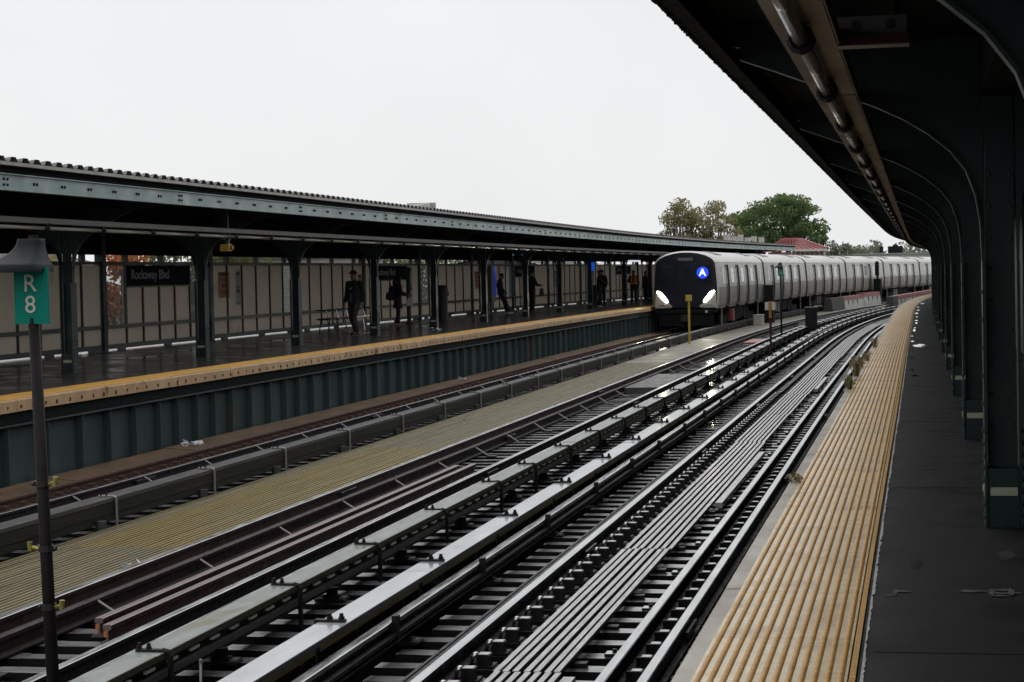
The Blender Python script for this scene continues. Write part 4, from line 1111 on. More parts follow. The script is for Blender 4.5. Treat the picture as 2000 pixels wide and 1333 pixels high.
# ================================================================== TRAIN
LT = -10.757
Z0, ZC, ZE, ZTOP = -.115, .86, 2.03, 2.545
def half_profile():
    return [(1.44, Z0), (1.50, .10), (1.525, .50), (1.525, ZC), (1.495, 1.30), (1.43, ZE), (1.36, 2.14), (1.22, 2.27), (.95, 2.40), (.60, 2.495), (.25, 2.54), (0, ZTOP)]
HP = half_profile()
def side_x(z):
    for (x0, z0), (x1, z1) in zip(HP[:-1], HP[1:]):
        if z0 <= z <= z1: return x0 + (x1 - x0) * (z - z0) / (z1 - z0)
    return 1.4
BODY = 17.85
train = empty('subway_train', P(90.7, LT, RZ), 'silver subway train with a lit blue A disc arriving on the far track', 'train')
ring = HP + [(-x, z) for x, z in reversed(HP[:-1])]
def side_patch(mb, y0, y1, z0, z1, proud, m=0, sgn=1, nz=4, thick=.012):
    """a curved panel hugging the car side between y0..y1, standing proud (or recessed when negative)"""
    zs = [z0 + (z1 - z0) * k / nz for k in range(nz + 1)]
    for za, zb in zip(zs[:-1], zs[1:]):
        xa, xb = side_x(za), side_x(zb)
        p = [(sgn * (xa - thick), y0, za), (sgn * (xa + proud), y0, za), (sgn * (xa + proud), y1, za), (sgn * (xa - thick), y1, za),
             (sgn * (xb - thick), y0, zb), (sgn * (xb + proud), y0, zb), (sgn * (xb + proud), y1, zb), (sgn * (xb - thick), y1, zb)]
        if sgn < 0: p = [p[1], p[0], p[3], p[2], p[5], p[4], p[7], p[6]]
        mb.hexa(p, m)
DOORS = [2.55, 6.35, 10.15, 13.95]      # door leaf pair start, each 1.30 wide
DW = 1.32
# car body: strips between door openings so the doors sit in real recesses
def body_mesh(lead):
    m = MB()
    y0, y1 = 0.0, BODY
    k = len(ring)
    cuts = [y0 + (.0)]
    for d in DOORS: cuts += [d, d + DW]
    cuts.append(y1)
    dz0, dz1 = .02, 1.90
    def mat_for(z):
        if z > ZE + .02: return 2
        return 1 if z < ZC - .01 else 0
    ybands = list(zip(cuts[:-1], cuts[1:]))
    for bi, (a, c) in enumerate(ybands):
        is_door = bi % 2 == 1
        for j in range(k - 1):
            (x0, z0), (x1, z1) = ring[j], ring[j + 1]
            zm = (z0 + z1) / 2
            side = zm < ZE
            if is_door and side: 
                xx = 1 if x0 > 0 else -1
                # recessed 7 cm, head and sill kept
                r = .075
                p0, p1 = (x0 - xx * r, z0), (x1 - xx * r, z1)
                m.poly([(p0[0], a, p0[1]), (p0[0], c, p0[1]), (p1[0], c, p1[1]), (p1[0], a, p1[1])], 3)
                for yy in (a, c):
                    m.poly([(x0, yy, z0), (p0[0], yy, p0[1]), (p1[0], yy, p1[1]), (x1, yy, z1)], 3)
            else:
                m.poly([(x0, a, z0), (x0, c, z0), (x1, c, z1), (x1, a, z1)], mat_for(zm))
        if is_door:
            for sg in (-1, 1):
                xt = side_x(1.92)
                side_patch(m, a, c, 1.89, ZE - .001, 0, 0, sg, 1, .076)
    m.poly([(x, y1, z) for x, z in ring], 3)
    if not lead: m.poly([(x, y0, z) for x, z in reversed(ring)], 3)
    m.poly([(HP[0][0], y0, Z0), (HP[0][0], y1, Z0), (-HP[0][0], y1, Z0), (-HP[0][0], y0, Z0)], 3)
    return m.mesh('carriage', ['steel_stainless', 'steel_lower_shade', 'roof_train', 'door_shade_steel'])
body_mid = body_mesh(False); body_lead = body_mesh(True)
m = MB()
for sg in (1,):
    for q in (0, .665):
        side_patch(m, q + .01, q + .645, .03, 1.885, -.055, 0, sg, 5, .07)
        side_patch(m, q + .17, q + .50, .98, 1.72, -.050, 1, sg, 3, .06)
        side_patch(m, q + .33 if q == 0 else q - .0, q + .36 if q == 0 else q + .02, .05, 1.88, -.052, 2, sg, 4, .06)
    x = side_x(0); m.box(min(sg * (x - .06), sg * (x + .05)), max(sg * (x - .06), sg * (x + .05)), -.06, DW + .06, -.03, .015, 0)
door_me = m.mesh('door', ['door_shade_steel', 'glass_dark', 'iron_plain'])
def window_mesh(w, z0, z1, pale):
    m = MB()
    for sg in (1,):
        side_patch(m, 0, w, z0, z1, .006, 0, sg, 3)
        side_patch(m, .06, w - .06, z0 + .06, z1 - .06, .008, 1, sg, 3)
        side_patch(m, .03, w - .03, z0 + (z1 - z0) * .62, z0 + (z1 - z0) * .62 + .03, .010, 0, sg, 1)
    return m.mesh('window', ['steel_stainless', 'glass_pale' if pale else 'glass_dark'])
win_big = window_mesh(1.15, .98, 1.80, True); win_small = window_mesh(.5, .95, 1.78, False)
m = MB()
for sg in (1,): side_patch(m, 0, .04, .33, .60, .006, 0, sg, 1)
handle_me = m.mesh('grab_handle', ['iron_plain'])
m = MB()
for xx in (-.62, .62):
    m.box(xx - .32, xx + .32, 0, 1.9, 2.36, 2.51, 0) if False else None
for sg in (-1, 1):
    for k in range(1):
        x0, x1 = .45, 1.05
        m.hexa([(sg * x0, 0, 2.525) , (sg * x1, 0, 2.36), (sg * x1, 2.3, 2.36), (sg * x0, 2.3, 2.525), (sg * x0, .06, 2.545), (sg * x1, .06, 2.385), (sg * x1, 2.24, 2.385), (sg * x0, 2.24, 2.545)] if sg > 0 else
               [(sg * x1, 0, 2.36), (sg * x0, 0, 2.525), (sg * x0, 2.3, 2.525), (sg * x1, 2.3, 2.36), (sg * x1, .06, 2.385), (sg * x0, .06, 2.545), (sg * x0, 2.24, 2.545), (sg * x1, 2.24, 2.385)], 0)
vent_me = m.mesh('roof_vent', ['under_box'])
m = MB()
for sg in (-1, 1):
    side_patch(m, .02, BODY - .02, ZE - .03, ZE + .02, .02, 0, sg, 1)
gut_me = m.mesh('gutter', ['steel_stainless'])
m = MB()
for yy in (2.5, 13.2):
    m.box(-1.2, 1.2, yy, yy + 2.4, RZ + .18, RZ + .60, 0)
    for wy in (yy + .25, yy + 2.15):
        for xx in (-.76, .76): m.tube([(xx - .06, wy, RZ + .42), (xx + .06, wy, RZ + .42)], .41, 16, 0)
bog_me = m.mesh('bogie', ['underframe'])
m = MB()
r = random.Random(3); y = 5.6
while y < 12.2:
    w = r.uniform(.5, 1.1); m.box(-1.28, 1.28, y, y + w, RZ + r.uniform(.28, .45), Z0 - .02, 1 if r.random() < .5 else 0); y += w + r.uniform(.1, .35)
m.box(-1.30, 1.30, .1, BODY - .1, Z0 - .12, Z0 - .003, 0)
eq_me = m.mesh('equipment_case', ['underframe', 'under_box'])
m = MB()
for sg in (-1, 1): m.tube([(sg * 1.40, 1.2, Z0), (sg * 1.40, 1.2, RZ + .25)], .03, 6); m.tube([(sg * 1.38, 1.5, Z0), (sg * 1.36, 1.65, RZ + .25)], .025, 6)
step_me = m.mesh('step_iron', ['gutter'])
m = MB(); m.box(-.5, .5, BODY, BODY + .45, .05, 2.05, 0)
gang_me = m.mesh('gangway', ['underframe'])
m = MB()
for sg in (-1, 1):
    for zz in (.35, .85, 1.4): m.tube([(sg * 1.42, BODY + .0, zz), (sg * 1.44, BODY + .42, zz - .1)], .02, 5)
spring_me = m.mesh('gap_barrier', ['iron_plain'])

def sub(name, me, parent, y=0.0, z=0.0):
    o = bpy.data.objects.new(name, me); COL.objects.link(o); o.parent = parent; o.location = (0, y, z); return o
NCAR = 8
cars = []
for i in range(NCAR):
    sA = 90.7 + 18.28 * i
    # chord through both ends
    pa, pb = P(sA, LT), P(sA + BODY, LT); d = (pb - pa); ang = math.atan2(-d.x, d.y)
    c = bpy.data.objects.new('carriage', body_lead if i == 0 else body_mid); COL.objects.link(c); c.parent = train
    c.location = pa - Vector((train.location.x, train.location.y, 0)); c.location.z = -RZ
    c.rotation_euler = (0, 0, ang)
    c['label'] = ('leading carriage with dark cab front and bright headlights' if i == 0 else ORD[i] + ' carriage from the front of the train')
    cars.append(c)
    for dy in DOORS: sub('door', door_me, c, dy)
    for wy in (4.15 + .3, 7.95 + .3, 11.75 + .3): sub('window', win_big, c, wy + .05)
    sub('window', win_small, c, 1.25 if i else 1.55); sub('window', win_small, c, 16.2)
    for wy in (5.3, 9.1, 12.9): sub('grab_handle', handle_me, c, wy - .35)
    sub('roof_vent', vent_me, c, 2.2); sub('roof_vent', vent_me, c, 13.6)
    sub('gutter', gut_me, c); sub('bogie', bog_me, c); sub('equipment_case', eq_me, c); sub('step_iron', step_me, c, .4); sub('step_iron', step_me, c, 14.6)
    if i < NCAR - 1: sub('gangway', gang_me, c); sub('gap_barrier', spring_me, c)
# cab front, built in the lead carriage frame; front plane is y = 0 and faces -y
lead = cars[0]
m = MB()
def inset(pts, k, dz=0):
    cz = 1.15
    return [(x * k, (z - cz) * k + cz + dz) for x, z in pts]
outer = ring; mid = inset(ring, .955); inn = inset(ring, .955)
k = len(ring)
for j in range(k - 1):     # stainless surround, rounded forward
    (x0, z0), (x1, z1) = outer[j], outer[j + 1]; (u0, w0), (u1, w1) = mid[j], mid[j + 1]
    m.poly([(x0, 0, z0), (x1, 0, z1), (u1, -.10, w1), (u0, -.10, w0)], 0)
m.local('cab_surround', ['roof_train'], lead)
m = MB(); pts = [(x, z) for x, z in inn]
m.poly([(x, -.098, z) for x, z in pts], 0)
m.local('cab_mask', ['cab_black'], lead)
# silver lower corners
for sg in (-1, 1):
    m = MB(); q = [(sg * 1.40, -.11, .62), (sg * 1.42, -.11, .05), (sg * 1.38, -.11, -.06), (sg * .70, -.11, -.06), (sg * .62, -.11, .02)]
    m.poly(q if sg < 0 else list(reversed(q)), 0); m.local('corner_panel', ['steel_stainless'], lead)
    m = MB(); q = [(sg * 1.36, .67), (sg * 1.30, .74), (sg * 1.12, .66), (sg * .86, .34), (sg * .80, .20), (sg * .92, .18), (sg * 1.12, .36)]
    b0 = [(x, -.115, z) for x, z in q]; f0 = [(x, -.135, z) for x, z in q]
    n = len(q); m.v += b0 + f0; fr = tuple(range(n, 2 * n)); m.f.append(fr if sg > 0 else tuple(reversed(fr))); m.m.append(0)
    for j in range(n): m.f.append((j, (j + 1) % n, n + (j + 1) % n, n + j)); m.m.append(0)
    m.local('headlight', ['headlight'], lead)
    m = MB(); m.tube([(sg * .72, -.135, -.02), (sg * 1.0, -.15, .10), (sg * 1.25, -.14, .05)], .02, 5); m.local('grab_rail', ['gutter'], lead)
m = MB(); m.box(-.42, .42, -.125, -.10, .02, 2.02, 0); m.box(-.28, .28, -.130, -.1255, 1.0, 1.85, 1); m.local('end_door', ['cab_black', 'glass_dark'], lead)
for sg in (-1, 1):
    m = MB(); m.box(min(sg * .55, sg * 1.22), max(sg * .55, sg * 1.22), -.112, -.1005, 1.0, 1.92); m.local('windscreen_pane', ['glass_dark'], lead)
m = MB(); m.box(-.34, .34, -.125, -.1, 2.10, 2.24); m.local('destination_sign', ['under_box'], lead)
m = MB(); m.tube([(.80, -.155, 1.54), (.80, -.118, 1.54)], .27, 32); disc = m.local('route_disc', ['led_blue'], lead)
am = text_mesh('A', .40, 'led_white', 'letter', .004, bold=.012)
o = bpy.data.objects.new('letter', am); COL.objects.link(o); o.parent = lead; o.location = (.80, -.160, 1.54); o.rotation_euler = (math.pi / 2, 0, 0); o.scale = (1.1, 1.1, 1)
m = MB(); m.box(-1.42, 1.42, -.22, -.0, -.30, -.12, 0); m.box(-1.25, 1.25, -.15, .0, RZ + .25, -.302, 0); m.local('anticlimber', ['underframe'], lead)
m = MB(); m.tube([(0, -.55, RZ + .62), (0, -.05, RZ + .62)], .10, 8); m.box(-.16, .16, -.62, -.48, RZ + .46, RZ + .78); m.tube([(-.5, -.2, RZ + .5), (-.42, -.35, RZ + .3), (-.1, -.3, RZ + .25)], .03, 5); m.local('coupler', ['iron_plain'], lead)
m = MB(); m.box(.90, 1.02, -.232, -.221, -.30, -.18); m.local('marker_lamp', ['white_box'], lead)
m = MB(); m.box(1.30, 1.48, 5.1, 5.35, RZ + .38, Z0 - .13); m.local('fire_box', ['red_box'], lead)
# the two lit headlamps throw light along the track
for sg in (-1, 1):
    ld = bpy.data.lights.new('headlamp_beam', 'SPOT'); ld.energy = 130; ld.spot_size = R(32); ld.spot_blend = .8; ld.color = (1, .92, .68); ld.shadow_soft_size = .12
    lo = bpy.data.objects.new('headlamp_beam', ld); COL.objects.link(lo); lo.parent = lead
    lo.location = (sg * 1.1, -.2, .48); lo.rotation_euler = (math.pi / 2 - .045, 0, math.pi)

# ================================================================== TRACKSIDE FURNITURE
def marker(s, L, lab, txt1, txt2, lean=0.0, rot=None):
    e = empty('marker_post', P(s, L, TZ), lab, 'marker post', 'green platform marker posts')
    bx = P(s, L); base = Vector((bx.x, bx.y, TZ - .2)); top = Vector((bx.x - lean, bx.y, 1.40))
    b = MB(); b.tube([base, top], [.039, .034], 10); b.build('pole', 'pole', e, smooth=True)
    hx, hy = top.x, top.y
    ang = phi(s) if rot is None else rot
    def lp(x, y, z): return (hx + x * math.cos(ang) + y * math.sin(ang), hy - x * math.sin(ang) + y * math.cos(ang), z)
    def lbox(b, x0, x1, y0, y1, z0, z1, m=0):
        b.hexa([lp(x0, y0, z0), lp(x1, y0, z0), lp(x1, y1, z0), lp(x0, y1, z0), lp(x0, y0, z1), lp(x1, y0, z1), lp(x1, y1, z1), lp(x0, y1, z1)], m)
    b = MB(); lbox(b, -.105, .105, -.03, -.008, 1.365, 1.70); sb = b.build('sign_panel', 'sign_green', e)
    for t, zc, sz in ((txt1, 1.60, .145), (txt2, 1.475, .145)):
        if not t: continue
        me = text_mesh(t, sz, 'sign_cream', 'lettering', .0015)
        o = bpy.data.objects.new('lettering', me); COL.objects.link(o); o.parent = sb
        o.location = Vector(lp(-.004, -.033, zc)) - wloc(sb); o.rotation_euler = (math.pi / 2, 0, -ang)
    b = MB(); b.tube([lp(0, -.031, 1.385), lp(0, -.034, 1.385)], .006, 6); b.build('screw', 'iron_plain', e)
    # shroud: flared hood, open below, sloping forward
    b = MB()
    t0 = [(-.085, -.03), (.075, -.03), (.075, .10), (-.085, .10)]
    rings = []
    N = 10
    for i in range(N + 1):
        t = i / N; fl = t ** 2.1; zz = 1.868 - .16 * (t ** .9)
        xa, xb, ya, yb = -.085 - .115 * fl - .02 * t, .050 + .038 * fl, -.03 - .18 * fl - .02 * t, .10 + .02 * fl
        c = .02
        rings.append(([(xa + c, ya), (xb - c, ya), (xb, ya + c), (xb, yb - c), (xb - c, yb), (xa + c, yb), (xa, yb - c), (xa, ya + c)], zz))
    rings.append((rings[-1][0], 1.672))
    K8 = 8
    b0 = len(b.v)
    for rg, zz in rings:
        for x, y in rg: b.v.append(lp(x, y, zz))
    for i in range(len(rings) - 1):
        for j in range(8):
            b.f.append((b0 + i * 8 + j, b0 + i * 8 + (j + 1) % 8, b0 + (i + 1) * 8 + (j + 1) % 8, b0 + (i + 1) * 8 + j)); b.m.append(0)
    b.f.append(tuple(b0 + q for q in reversed(range(8)))); b.m.append(0)
    b.build('hood', 'hood', e, smooth=True)
    b = MB(); b.tube([lp(0.0, .03, 1.864), lp(0.0, .03, 1.888)], .028, 10); b.build('cap', 'hood', e)
    return e, base, top
e, pb, ptp = marker(10.9, -4.997, 'near green marker post lettered R 8 under a dark sloping hood', 'R', '8', lean=.075, rot=0.0)
for z, sd in ((.42, 1), (.035, -1), (-.31, 1)):
    t = (z - pb.z) / (ptp.z - pb.z); c = pb.lerp(ptp, t)
    b = MB(); b.tube([(c.x, c.y, z - .018), (c.x, c.y, z + .018)], .046, 10, 0); b.tube([(c.x + sd * .045, c.y - .01, z), (c.x + sd * .085, c.y - .02, z + .012)], .012, 6, 1)
    b.tube([(c.x + sd * .088, c.y - .02, z - .012), (c.x + sd * .092, c.y - .02, z + .042)], .017, 8, 1); b.tube([(c.x - sd * .05, c.y, z), (c.x - sd * .065, c.y, z)], .016, 6, 0)
    b.build('clamp', ['iron_plain', 'brass'], e)
marker(78.5, -5.38, 'distant green marker post lettered R 10 in front of the silver train', 'R', '10')
# yellow post, amber post, boxes
e = empty('marker_post', P(78.2, -8.98, RZ - .1), 'slim yellow post with square yellow head before the train front', 'marker post')
b = MB(); b.tube([P(78.2, -8.98, RZ - .12), P(78.2, -8.98, .48)], .045, 8); b.build('pole', 'yellow_paint', e)
b = MB(); b.sbox(78.12, 78.24, -9.10, -8.86, .44, .68); b.sbox(78.10, 78.119, -9.05, -8.91, .50, .62); b.build('head', 'yellow_paint', e)
e = empty('marker_post', P(66.3, -4.86, TZ), 'rusty amber post with a small off white box on top', 'marker post')
b = MB(); b.tube([P(66.3, -4.86, TZ - .15), P(66.3, -4.86, .0)], .04, 8, 1); b.tube([P(66.3, -4.86, .0), P(66.3, -4.86, .50)], .05, 8, 0); b.build('pole', ['amber_paint', 'rust_dark'], e)
b = MB(); b.sbox(66.22, 66.36, -5.03, -4.92, .27, .53, 0); b.sbox(66.22, 66.36, -4.80, -4.69, .27, .53, 0); b.sbox(66.25, 66.33, -4.92, -4.80, .24, .55, 1); b.build('head', ['white_box', 'amber_paint'], e)
def cabinet(s, L, w, d, z0, z1, lab, m_='black_box', cap=None, name='equipment_cabinet', cat='cabinet'):
    e = empty(name, P(s, L, z0), lab, cat)
    b = MB(); b.sbox(s, s + d, L - w / 2, L + w / 2, z0, z1); b.build('casing', m_, e)
    b = MB(); b.sbox(s - .02, s + d + .02, L - w / 2 - .03, L + w / 2 + .03, z1 + .002, z1 + .04); b.build('lid', cap or m_, e)
    b = MB(); b.sbox(s - .012, s - .001, L - w * .38, L + w * .38, z0 + .12, z1 - .1); b.build('door', m_, e)
    return e
cabinet(88.5, -4.92, .50, .6, RZ - .2, -.12, 'squat black cabinet with a pale lid edge between near and middle tracks', cap='cover_grey')
cabinet(107.5, -8.90, .50, .7, RZ - .2, .74, 'tall black cabinet standing right beside the first carriage')
cabinet(102.5, -8.86, .42, 1.1, RZ - .15, -.74, 'low off white case on the walkway by the train', m_='white_box')
e = empty('signal', P(157, -8.8, RZ), 'black railway signal on a black cabinet seen against the train', 'signal')
b = MB(); b.sbox(157, 157.7, -9.06, -8.50, RZ - .2, .74); b.build('case', 'black_box', e)
b = MB(); b.tube([P(157.3, -8.8, .74), P(157.3, -8.8, 1.02)], .06, 8); b.build('mast', 'black_box', e)
b = MB(); b.sbox(157.1, 157.4, -8.94, -8.66, 1.0, 2.0); b.ball(P(157.25, -8.8, 2.0), .14, .14, .14, 8, 4); b.build('head', 'black_box', e)
b = MB()
for zz in (1.2, 1.5, 1.8): b.tube([P(157.1, -8.8, zz), P(156.86, -8.8, zz - .02)], .10, 10)
b.build('hood', 'black_box', e)
# concrete barriers with a red band
def barrier(pieces, lab, L, w=.55, end_s=None):
    e = empty('barrier', P(pieces[0][0], L, RZ), lab, 'barrier', 'red banded concrete barriers')
    for (a, c, zt) in pieces:
        b = MB(); b.sweep([(L - w, RZ - .2), (L + .12, RZ - .2), (L + .0, zt - .30), (L - w + .1, zt - .30)], a + .02, c - .02, 2.0); b.build('block', 'concrete', e)
        b = MB(); b.sweep([(L - w + .1, zt - .298), (L + .003, zt - .298), (L - .01, zt), (L - w + .11, zt)], a + .02, c - .02, 2.0); b.build('red_band', 'red_band', e)
        for k in np.arange(a + 2, c - 1, 2.2):
            b = MB(); b.sbox(k, k + .07, L - .05, L + .075, zt - .62, zt - .31); b.build('joint_strip', 'concrete_dark', e)
    a, zt = pieces[0][0], pieces[0][2]
    b = MB(); b.sweep([(L - w, RZ - .2), (L + .14, RZ - .2), (L + .01, zt - .02), (L - w + .1, zt - .02)], (end_s or a - 5), a - .0, 2); b.build('end_block', 'concrete_dark', e)
barrier([(139, 148.6, -.36), (148.8, 157, -.26)], 'concrete barrier with faded red band in front of the third carriage', -8.55, .5, 133)
barrier([(139.3, 146, -.35), (146, 152, -.32), (152, 158, -.28), (158, 164, -.24), (164, 170, -.2), (170, 176, -.16)], 'concrete barrier with faded red band behind the curve of the near platform', -4.9, .5, 136.5)

# ================================================================== THINGS ON THE FAR PLATFORM
e = empty('emergency_box', P(37.3, -13.35, 2.2), 'yellow call box hanging on a dark post from the far canopy', 'call box')
b = MB(); b.sbox(37.27, 37.34, -13.40, -13.31, 2.32, 2.99); b.build('drop_post', 'steel_green', e)
b = MB(); b.sbox(37.10, 37.24, -13.37, -13.33, 2.42, 2.62); b.sbox(37.36, 37.50, -13.37, -13.33, 2.42, 2.62); b.build('side_plate', 'gutter', e)
b = MB(); b.sbox(37.18, 37.36, -13.45, -13.27, 2.19, 2.33); b.build('box', 'yellow_paint', e)
b = MB(); b.tube([P(37.30, -13.27, 2.26), P(37.30, -13.22, 2.26)], .05, 8); b.build('lamp', 'amber_paint', e)
b = MB(); b.hexa([P(37.37, -13.36, 2.33), P(37.43, -13.36, 2.33), P(37.43, -13.34, 2.33), P(37.37, -13.34, 2.33), P(37.43, -13.36, 2.50), P(37.49, -13.36, 2.50), P(37.49, -13.34, 2.50), P(37.43, -13.34, 2.50)]); b.build('tag_plate', 'white_box', e)
# benches
def bench(s, L, lab, steel=True, ln=1.7):
    e = empty('bench', P(s, L, 0), lab, 'bench', 'benches on the far platform')
    for k in range(3):
        b = MB(); b.sbox(s, s + ln, L - .22 + k * .15, L - .09 + k * .15, .43, .455); b.build('slat', 'bench_steel' if steel else 'bench_dark', e)
    for k in (0.12, ln / 2, ln - .12):
        b = MB(); b.sbox(s + k - .02, s + k + .02, L - .2, L + .2, .40, .428); b.tube([P(s + k, L - .17, 0), P(s + k, L - .10, .41)], .018, 6); b.tube([P(s + k, L + .17, 0), P(s + k, L + .10, .41)], .018, 6); b.build('leg', 'bench_steel' if steel else 'bench_dark', e)
    for k in (0.0, ln / 2, ln):
        b = MB(); b.tube([P(s + k, L + .18, .44), P(s + k, L + .10, .68), P(s + k, L - .20, .70)], .02, 6); b.build('armrest', 'bench_steel', e)
    return e
bench(55.3, -16.95, 'dark bench by the windscreen left of the walking man', False, 2.0)
bench(58.0, -16.95, 'bright steel bench with slanted arms behind the walking man', True, 2.2)
# bins
def bin_(s, L, lab, h_=1.12, r_=.30):
    e = empty('litter_bin', P(s, L, 0), lab, 'bin')
    b = MB(); c = P(s, L); b.tube([(c.x, c.y, 0), (c.x, c.y, h_ * .72)], [r_ * .92, r_], 16); b.build('body', 'bin_black', e)
    b = MB(); b.tube([(c.x, c.y, h_ * .725), (c.x, c.y, h_ * .92), (c.x, c.y, h_)], [r_ * 1.05, r_ * 1.05, r_ * .8], 16); b.build('lid', 'bin_black', e)
    b = MB(); b.tube([(c.x, c.y, h_ * .70), (c.x, c.y, h_ * .735)], r_ * 1.08, 16); b.build('rim', 'iron_plain', e)
    b = MB(); b.tube([P(s - .02, L + r_ * .9, h_ * .7), P(s, L + r_ * 1.12, h_ * .72), P(s, L + r_ * 1.12, h_ * .82)], .03, 6); b.build('handle', 'gutter', e)
bin_(69.4, -16.82, 'tall black bin right of the fifth column in view', 1.30, .205)
bin_(102.0, -17.4, 'small black bin in the shade behind the man with the vest', 1.0, .28)
# kiosk with the blue screen
e = empty('help_kiosk', P(80.6, -17.4, 0), 'grey kiosk with a glowing blue screen behind the leaning boy', 'kiosk')
b = MB(); b.sbox(79.7, 80.5, -17.75, -17.3, .52, 2.02); b.build('casing', 'kiosk', e)
for s_ in (79.85, 80.35):
    b = MB(); b.sbox(s_ - .07, s_ + .07, -17.6, -17.45, 0, .518); b.build('leg', 'kiosk', e)
b = MB(); b.sbox(80.502, 80.51, -17.72, -17.33, .6, 1.9); b.sbox(80.15, 80.50, -17.298, -17.29, .75, 2.0); b.build('screen', 'screen_blue', e)
e = empty('canopy_lamp', P(82.4, -16.6, 2.45), 'thin cyan lit lamp above the leaning boy', 'lamp')
b = MB(); b.sbox(80.9, 83.1, -16.65, -16.55, 2.44, 2.50); b.build('tube', 'light_cyan', e)
b = MB(); b.sbox(80.9, 83.1, -16.66, -16.54, 2.502, 2.58); b.build('housing', 'black_box', e)
e = empty('canopy_lamp', P(108, -16.4, 2.3), 'short white lit lamp above the worker in the orange vest', 'lamp')
b = MB(); b.sbox(109.5, 112.6, -17.0, -16.9, 2.22, 2.32); b.build('tube', 'light_white', e)
b = MB(); b.sbox(109.5, 112.6, -17.01, -16.89, 2.322, 2.42); b.build('housing', 'black_box', e)
e = empty('help_point', P(89.0, -14.75, 1.75), 'blue lit help point lamp on a far canopy column', 'help point')
b = MB(); b.tube([P(89.0, -14.76, 1.72), P(89.0, -14.76, 2.12)], .075, 10); b.build('lamp', 'blue_lamp', e)
b = MB(); b.tube([P(89.0, -14.76, 2.122), P(89.0, -14.76, 2.17)], .085, 10); b.build('cap', 'black_box', e)
e = empty('speaker_box', P(62.5, -16.0, 2.75), 'small pale speaker box under the far canopy above the bench', 'speaker')
b = MB(); b.sbox(60.9, 61.5, -16.0, -15.8, 2.66, 2.84); b.build('case', 'gutter', e)
b = MB(); b.tube([P(61.2, -15.9, 2.84), P(61.2, -15.9, 2.97)], .02, 6); b.build('bracket', 'iron_plain', e)
e = empty('platform_post', P(66.5, -17.3, 0), 'thin dark post standing right of the woman with the backpack', 'post')
b = MB(); b.tube([P(66.5, -17.3, 0), P(66.5, -17.3, 1.95)], .075, 8); b.build('pole', 'steel_green', e)
b = MB(); b.tube([P(66.5, -17.3, 0), P(66.5, -17.3, .04)], .14, 8); b.build('foot', 'steel_green', e)

# litter
def litter(loc, r_, lab, seed):
    rr = random.Random(seed); b = MB()
    for k in range(7):
        c = loc + Vector((rr.uniform(-r_, r_), rr.uniform(-r_, r_), rr.uniform(.01, r_ * .5)))
        pts = [c + Vector((rr.uniform(-1, 1), rr.uniform(-1, 1), rr.uniform(-.35, .5))) * r_ * .7 for _ in range(4)]
        b.poly(pts[:3]); b.poly([pts[0], pts[2], pts[3]])
        b.poly([pts[1], pts[2], pts[3]])
    o = b.build('litter', 'litter', None, origin=loc); tag(o, lab, 'litter')
litter(P(32.0, -12.15, RZ - .06), .16, 'crumpled white paper on the brown ledge under the far platform', 1)
litter(P(52.2, -12.15, RZ - .06), .13, 'small scrap of white paper further along the brown ledge', 2)
litter(P(56.6, -13.9, 0.0), .16, 'pale scrap on the far platform behind the yellow edge', 3)
litter(P(18.6, -7.74, RZ - .1), .09, 'white scrap caught at the edge of the khaki walkway', 4)
e = empty('white_stake', P(12.9, -4.82, TZ), 'thin white stake standing between the two pale third rail boards', 'stake')
b = MB(); b.tube([P(12.75, -4.80, TZ), P(12.77, -4.80, TZ + .30)], .009, 6); b.build('rod', 'white_box', e)
b = MB(); b.tube([P(12.77, -4.80, TZ + .30), P(12.77, -4.80, TZ + .33)], .012, 6); b.build('tip', 'gutter', e)
e = empty('white_stake', P(33.5, -7.72, TZ), 'thin pale stake leaning at the front edge of the khaki walkway', 'stake')
b = MB(); b.tube([P(33.2, -7.70, TZ), P(33.3, -7.69, TZ + .42)], .009, 6); b.build('rod', 'white_box', e)
b = MB(); b.tube([P(33.3, -7.69, TZ + .42), P(33.3, -7.69, TZ + .45)], .012, 6); b.build('tip', 'gutter', e)

# weeds on the near platform edge
def weed(s, L, hgt, n, lab, seed):
    rr = random.Random(seed); b = MB(); c = P(s, L, 0)
    for k in range(n):
        a = rr.uniform(0, 2 * math.pi); ln = hgt * rr.uniform(.45, 1.35); d = Vector((math.cos(a), math.sin(a), 0)); sp = rr.uniform(.1, 1.0) * ln
        o0 = c + d * rr.uniform(0, .03) + Vector((rr.uniform(-.02, .02), rr.uniform(-.12, .12), -.01)); w = d.cross(Vector((0, 0, 1))) * rr.uniform(.003, .006)
        m1 = o0 + d * sp * .4 + Vector((0, 0, ln * .7)); t1 = o0 + d * sp + Vector((0, 0, ln * .85))
        b.poly([o0 - w, o0 + w, m1 + w, m1 - w]); b.poly([m1 - w, m1 + w, t1])
        if rr.random() < .6:
            lw = rr.uniform(.008, .018); q = m1 + Vector((rr.uniform(-1, 1), rr.uniform(-1, 1), rr.uniform(-.3, 1))) * .02
            b.poly([m1, q + Vector((lw, 0, lw)), q + Vector((0, lw, 2 * lw)), q + Vector((-lw, 0, lw))])
    tag(b.build('weed', 'weed', None, origin=tuple(c)), lab, 'weed', 'weeds along the near platform edge')
weed(40.5, -.86, .16, 40, 'smallest and furthest weed tuft on the near platform edge', 1)
weed(34.6, -.87, .17, 45, 'third weed tuft along the near platform edge, thin and straggly', 2)
weed(32.4, -.90, .18, 45, 'ragged weed tuft on the near platform edge in the middle of the row', 5)
weed(29.7, -.90, .28, 85, 'tallest brown weed tuft on the near platform edge', 3)
weed(26.6, -.89, .19, 70, 'greenish weed tuft on the platform edge closest to the camera in its row', 4)
weed(14.9, -.875, .045, 26, 'tiny dark weed by itself on the grey platform edge', 6)

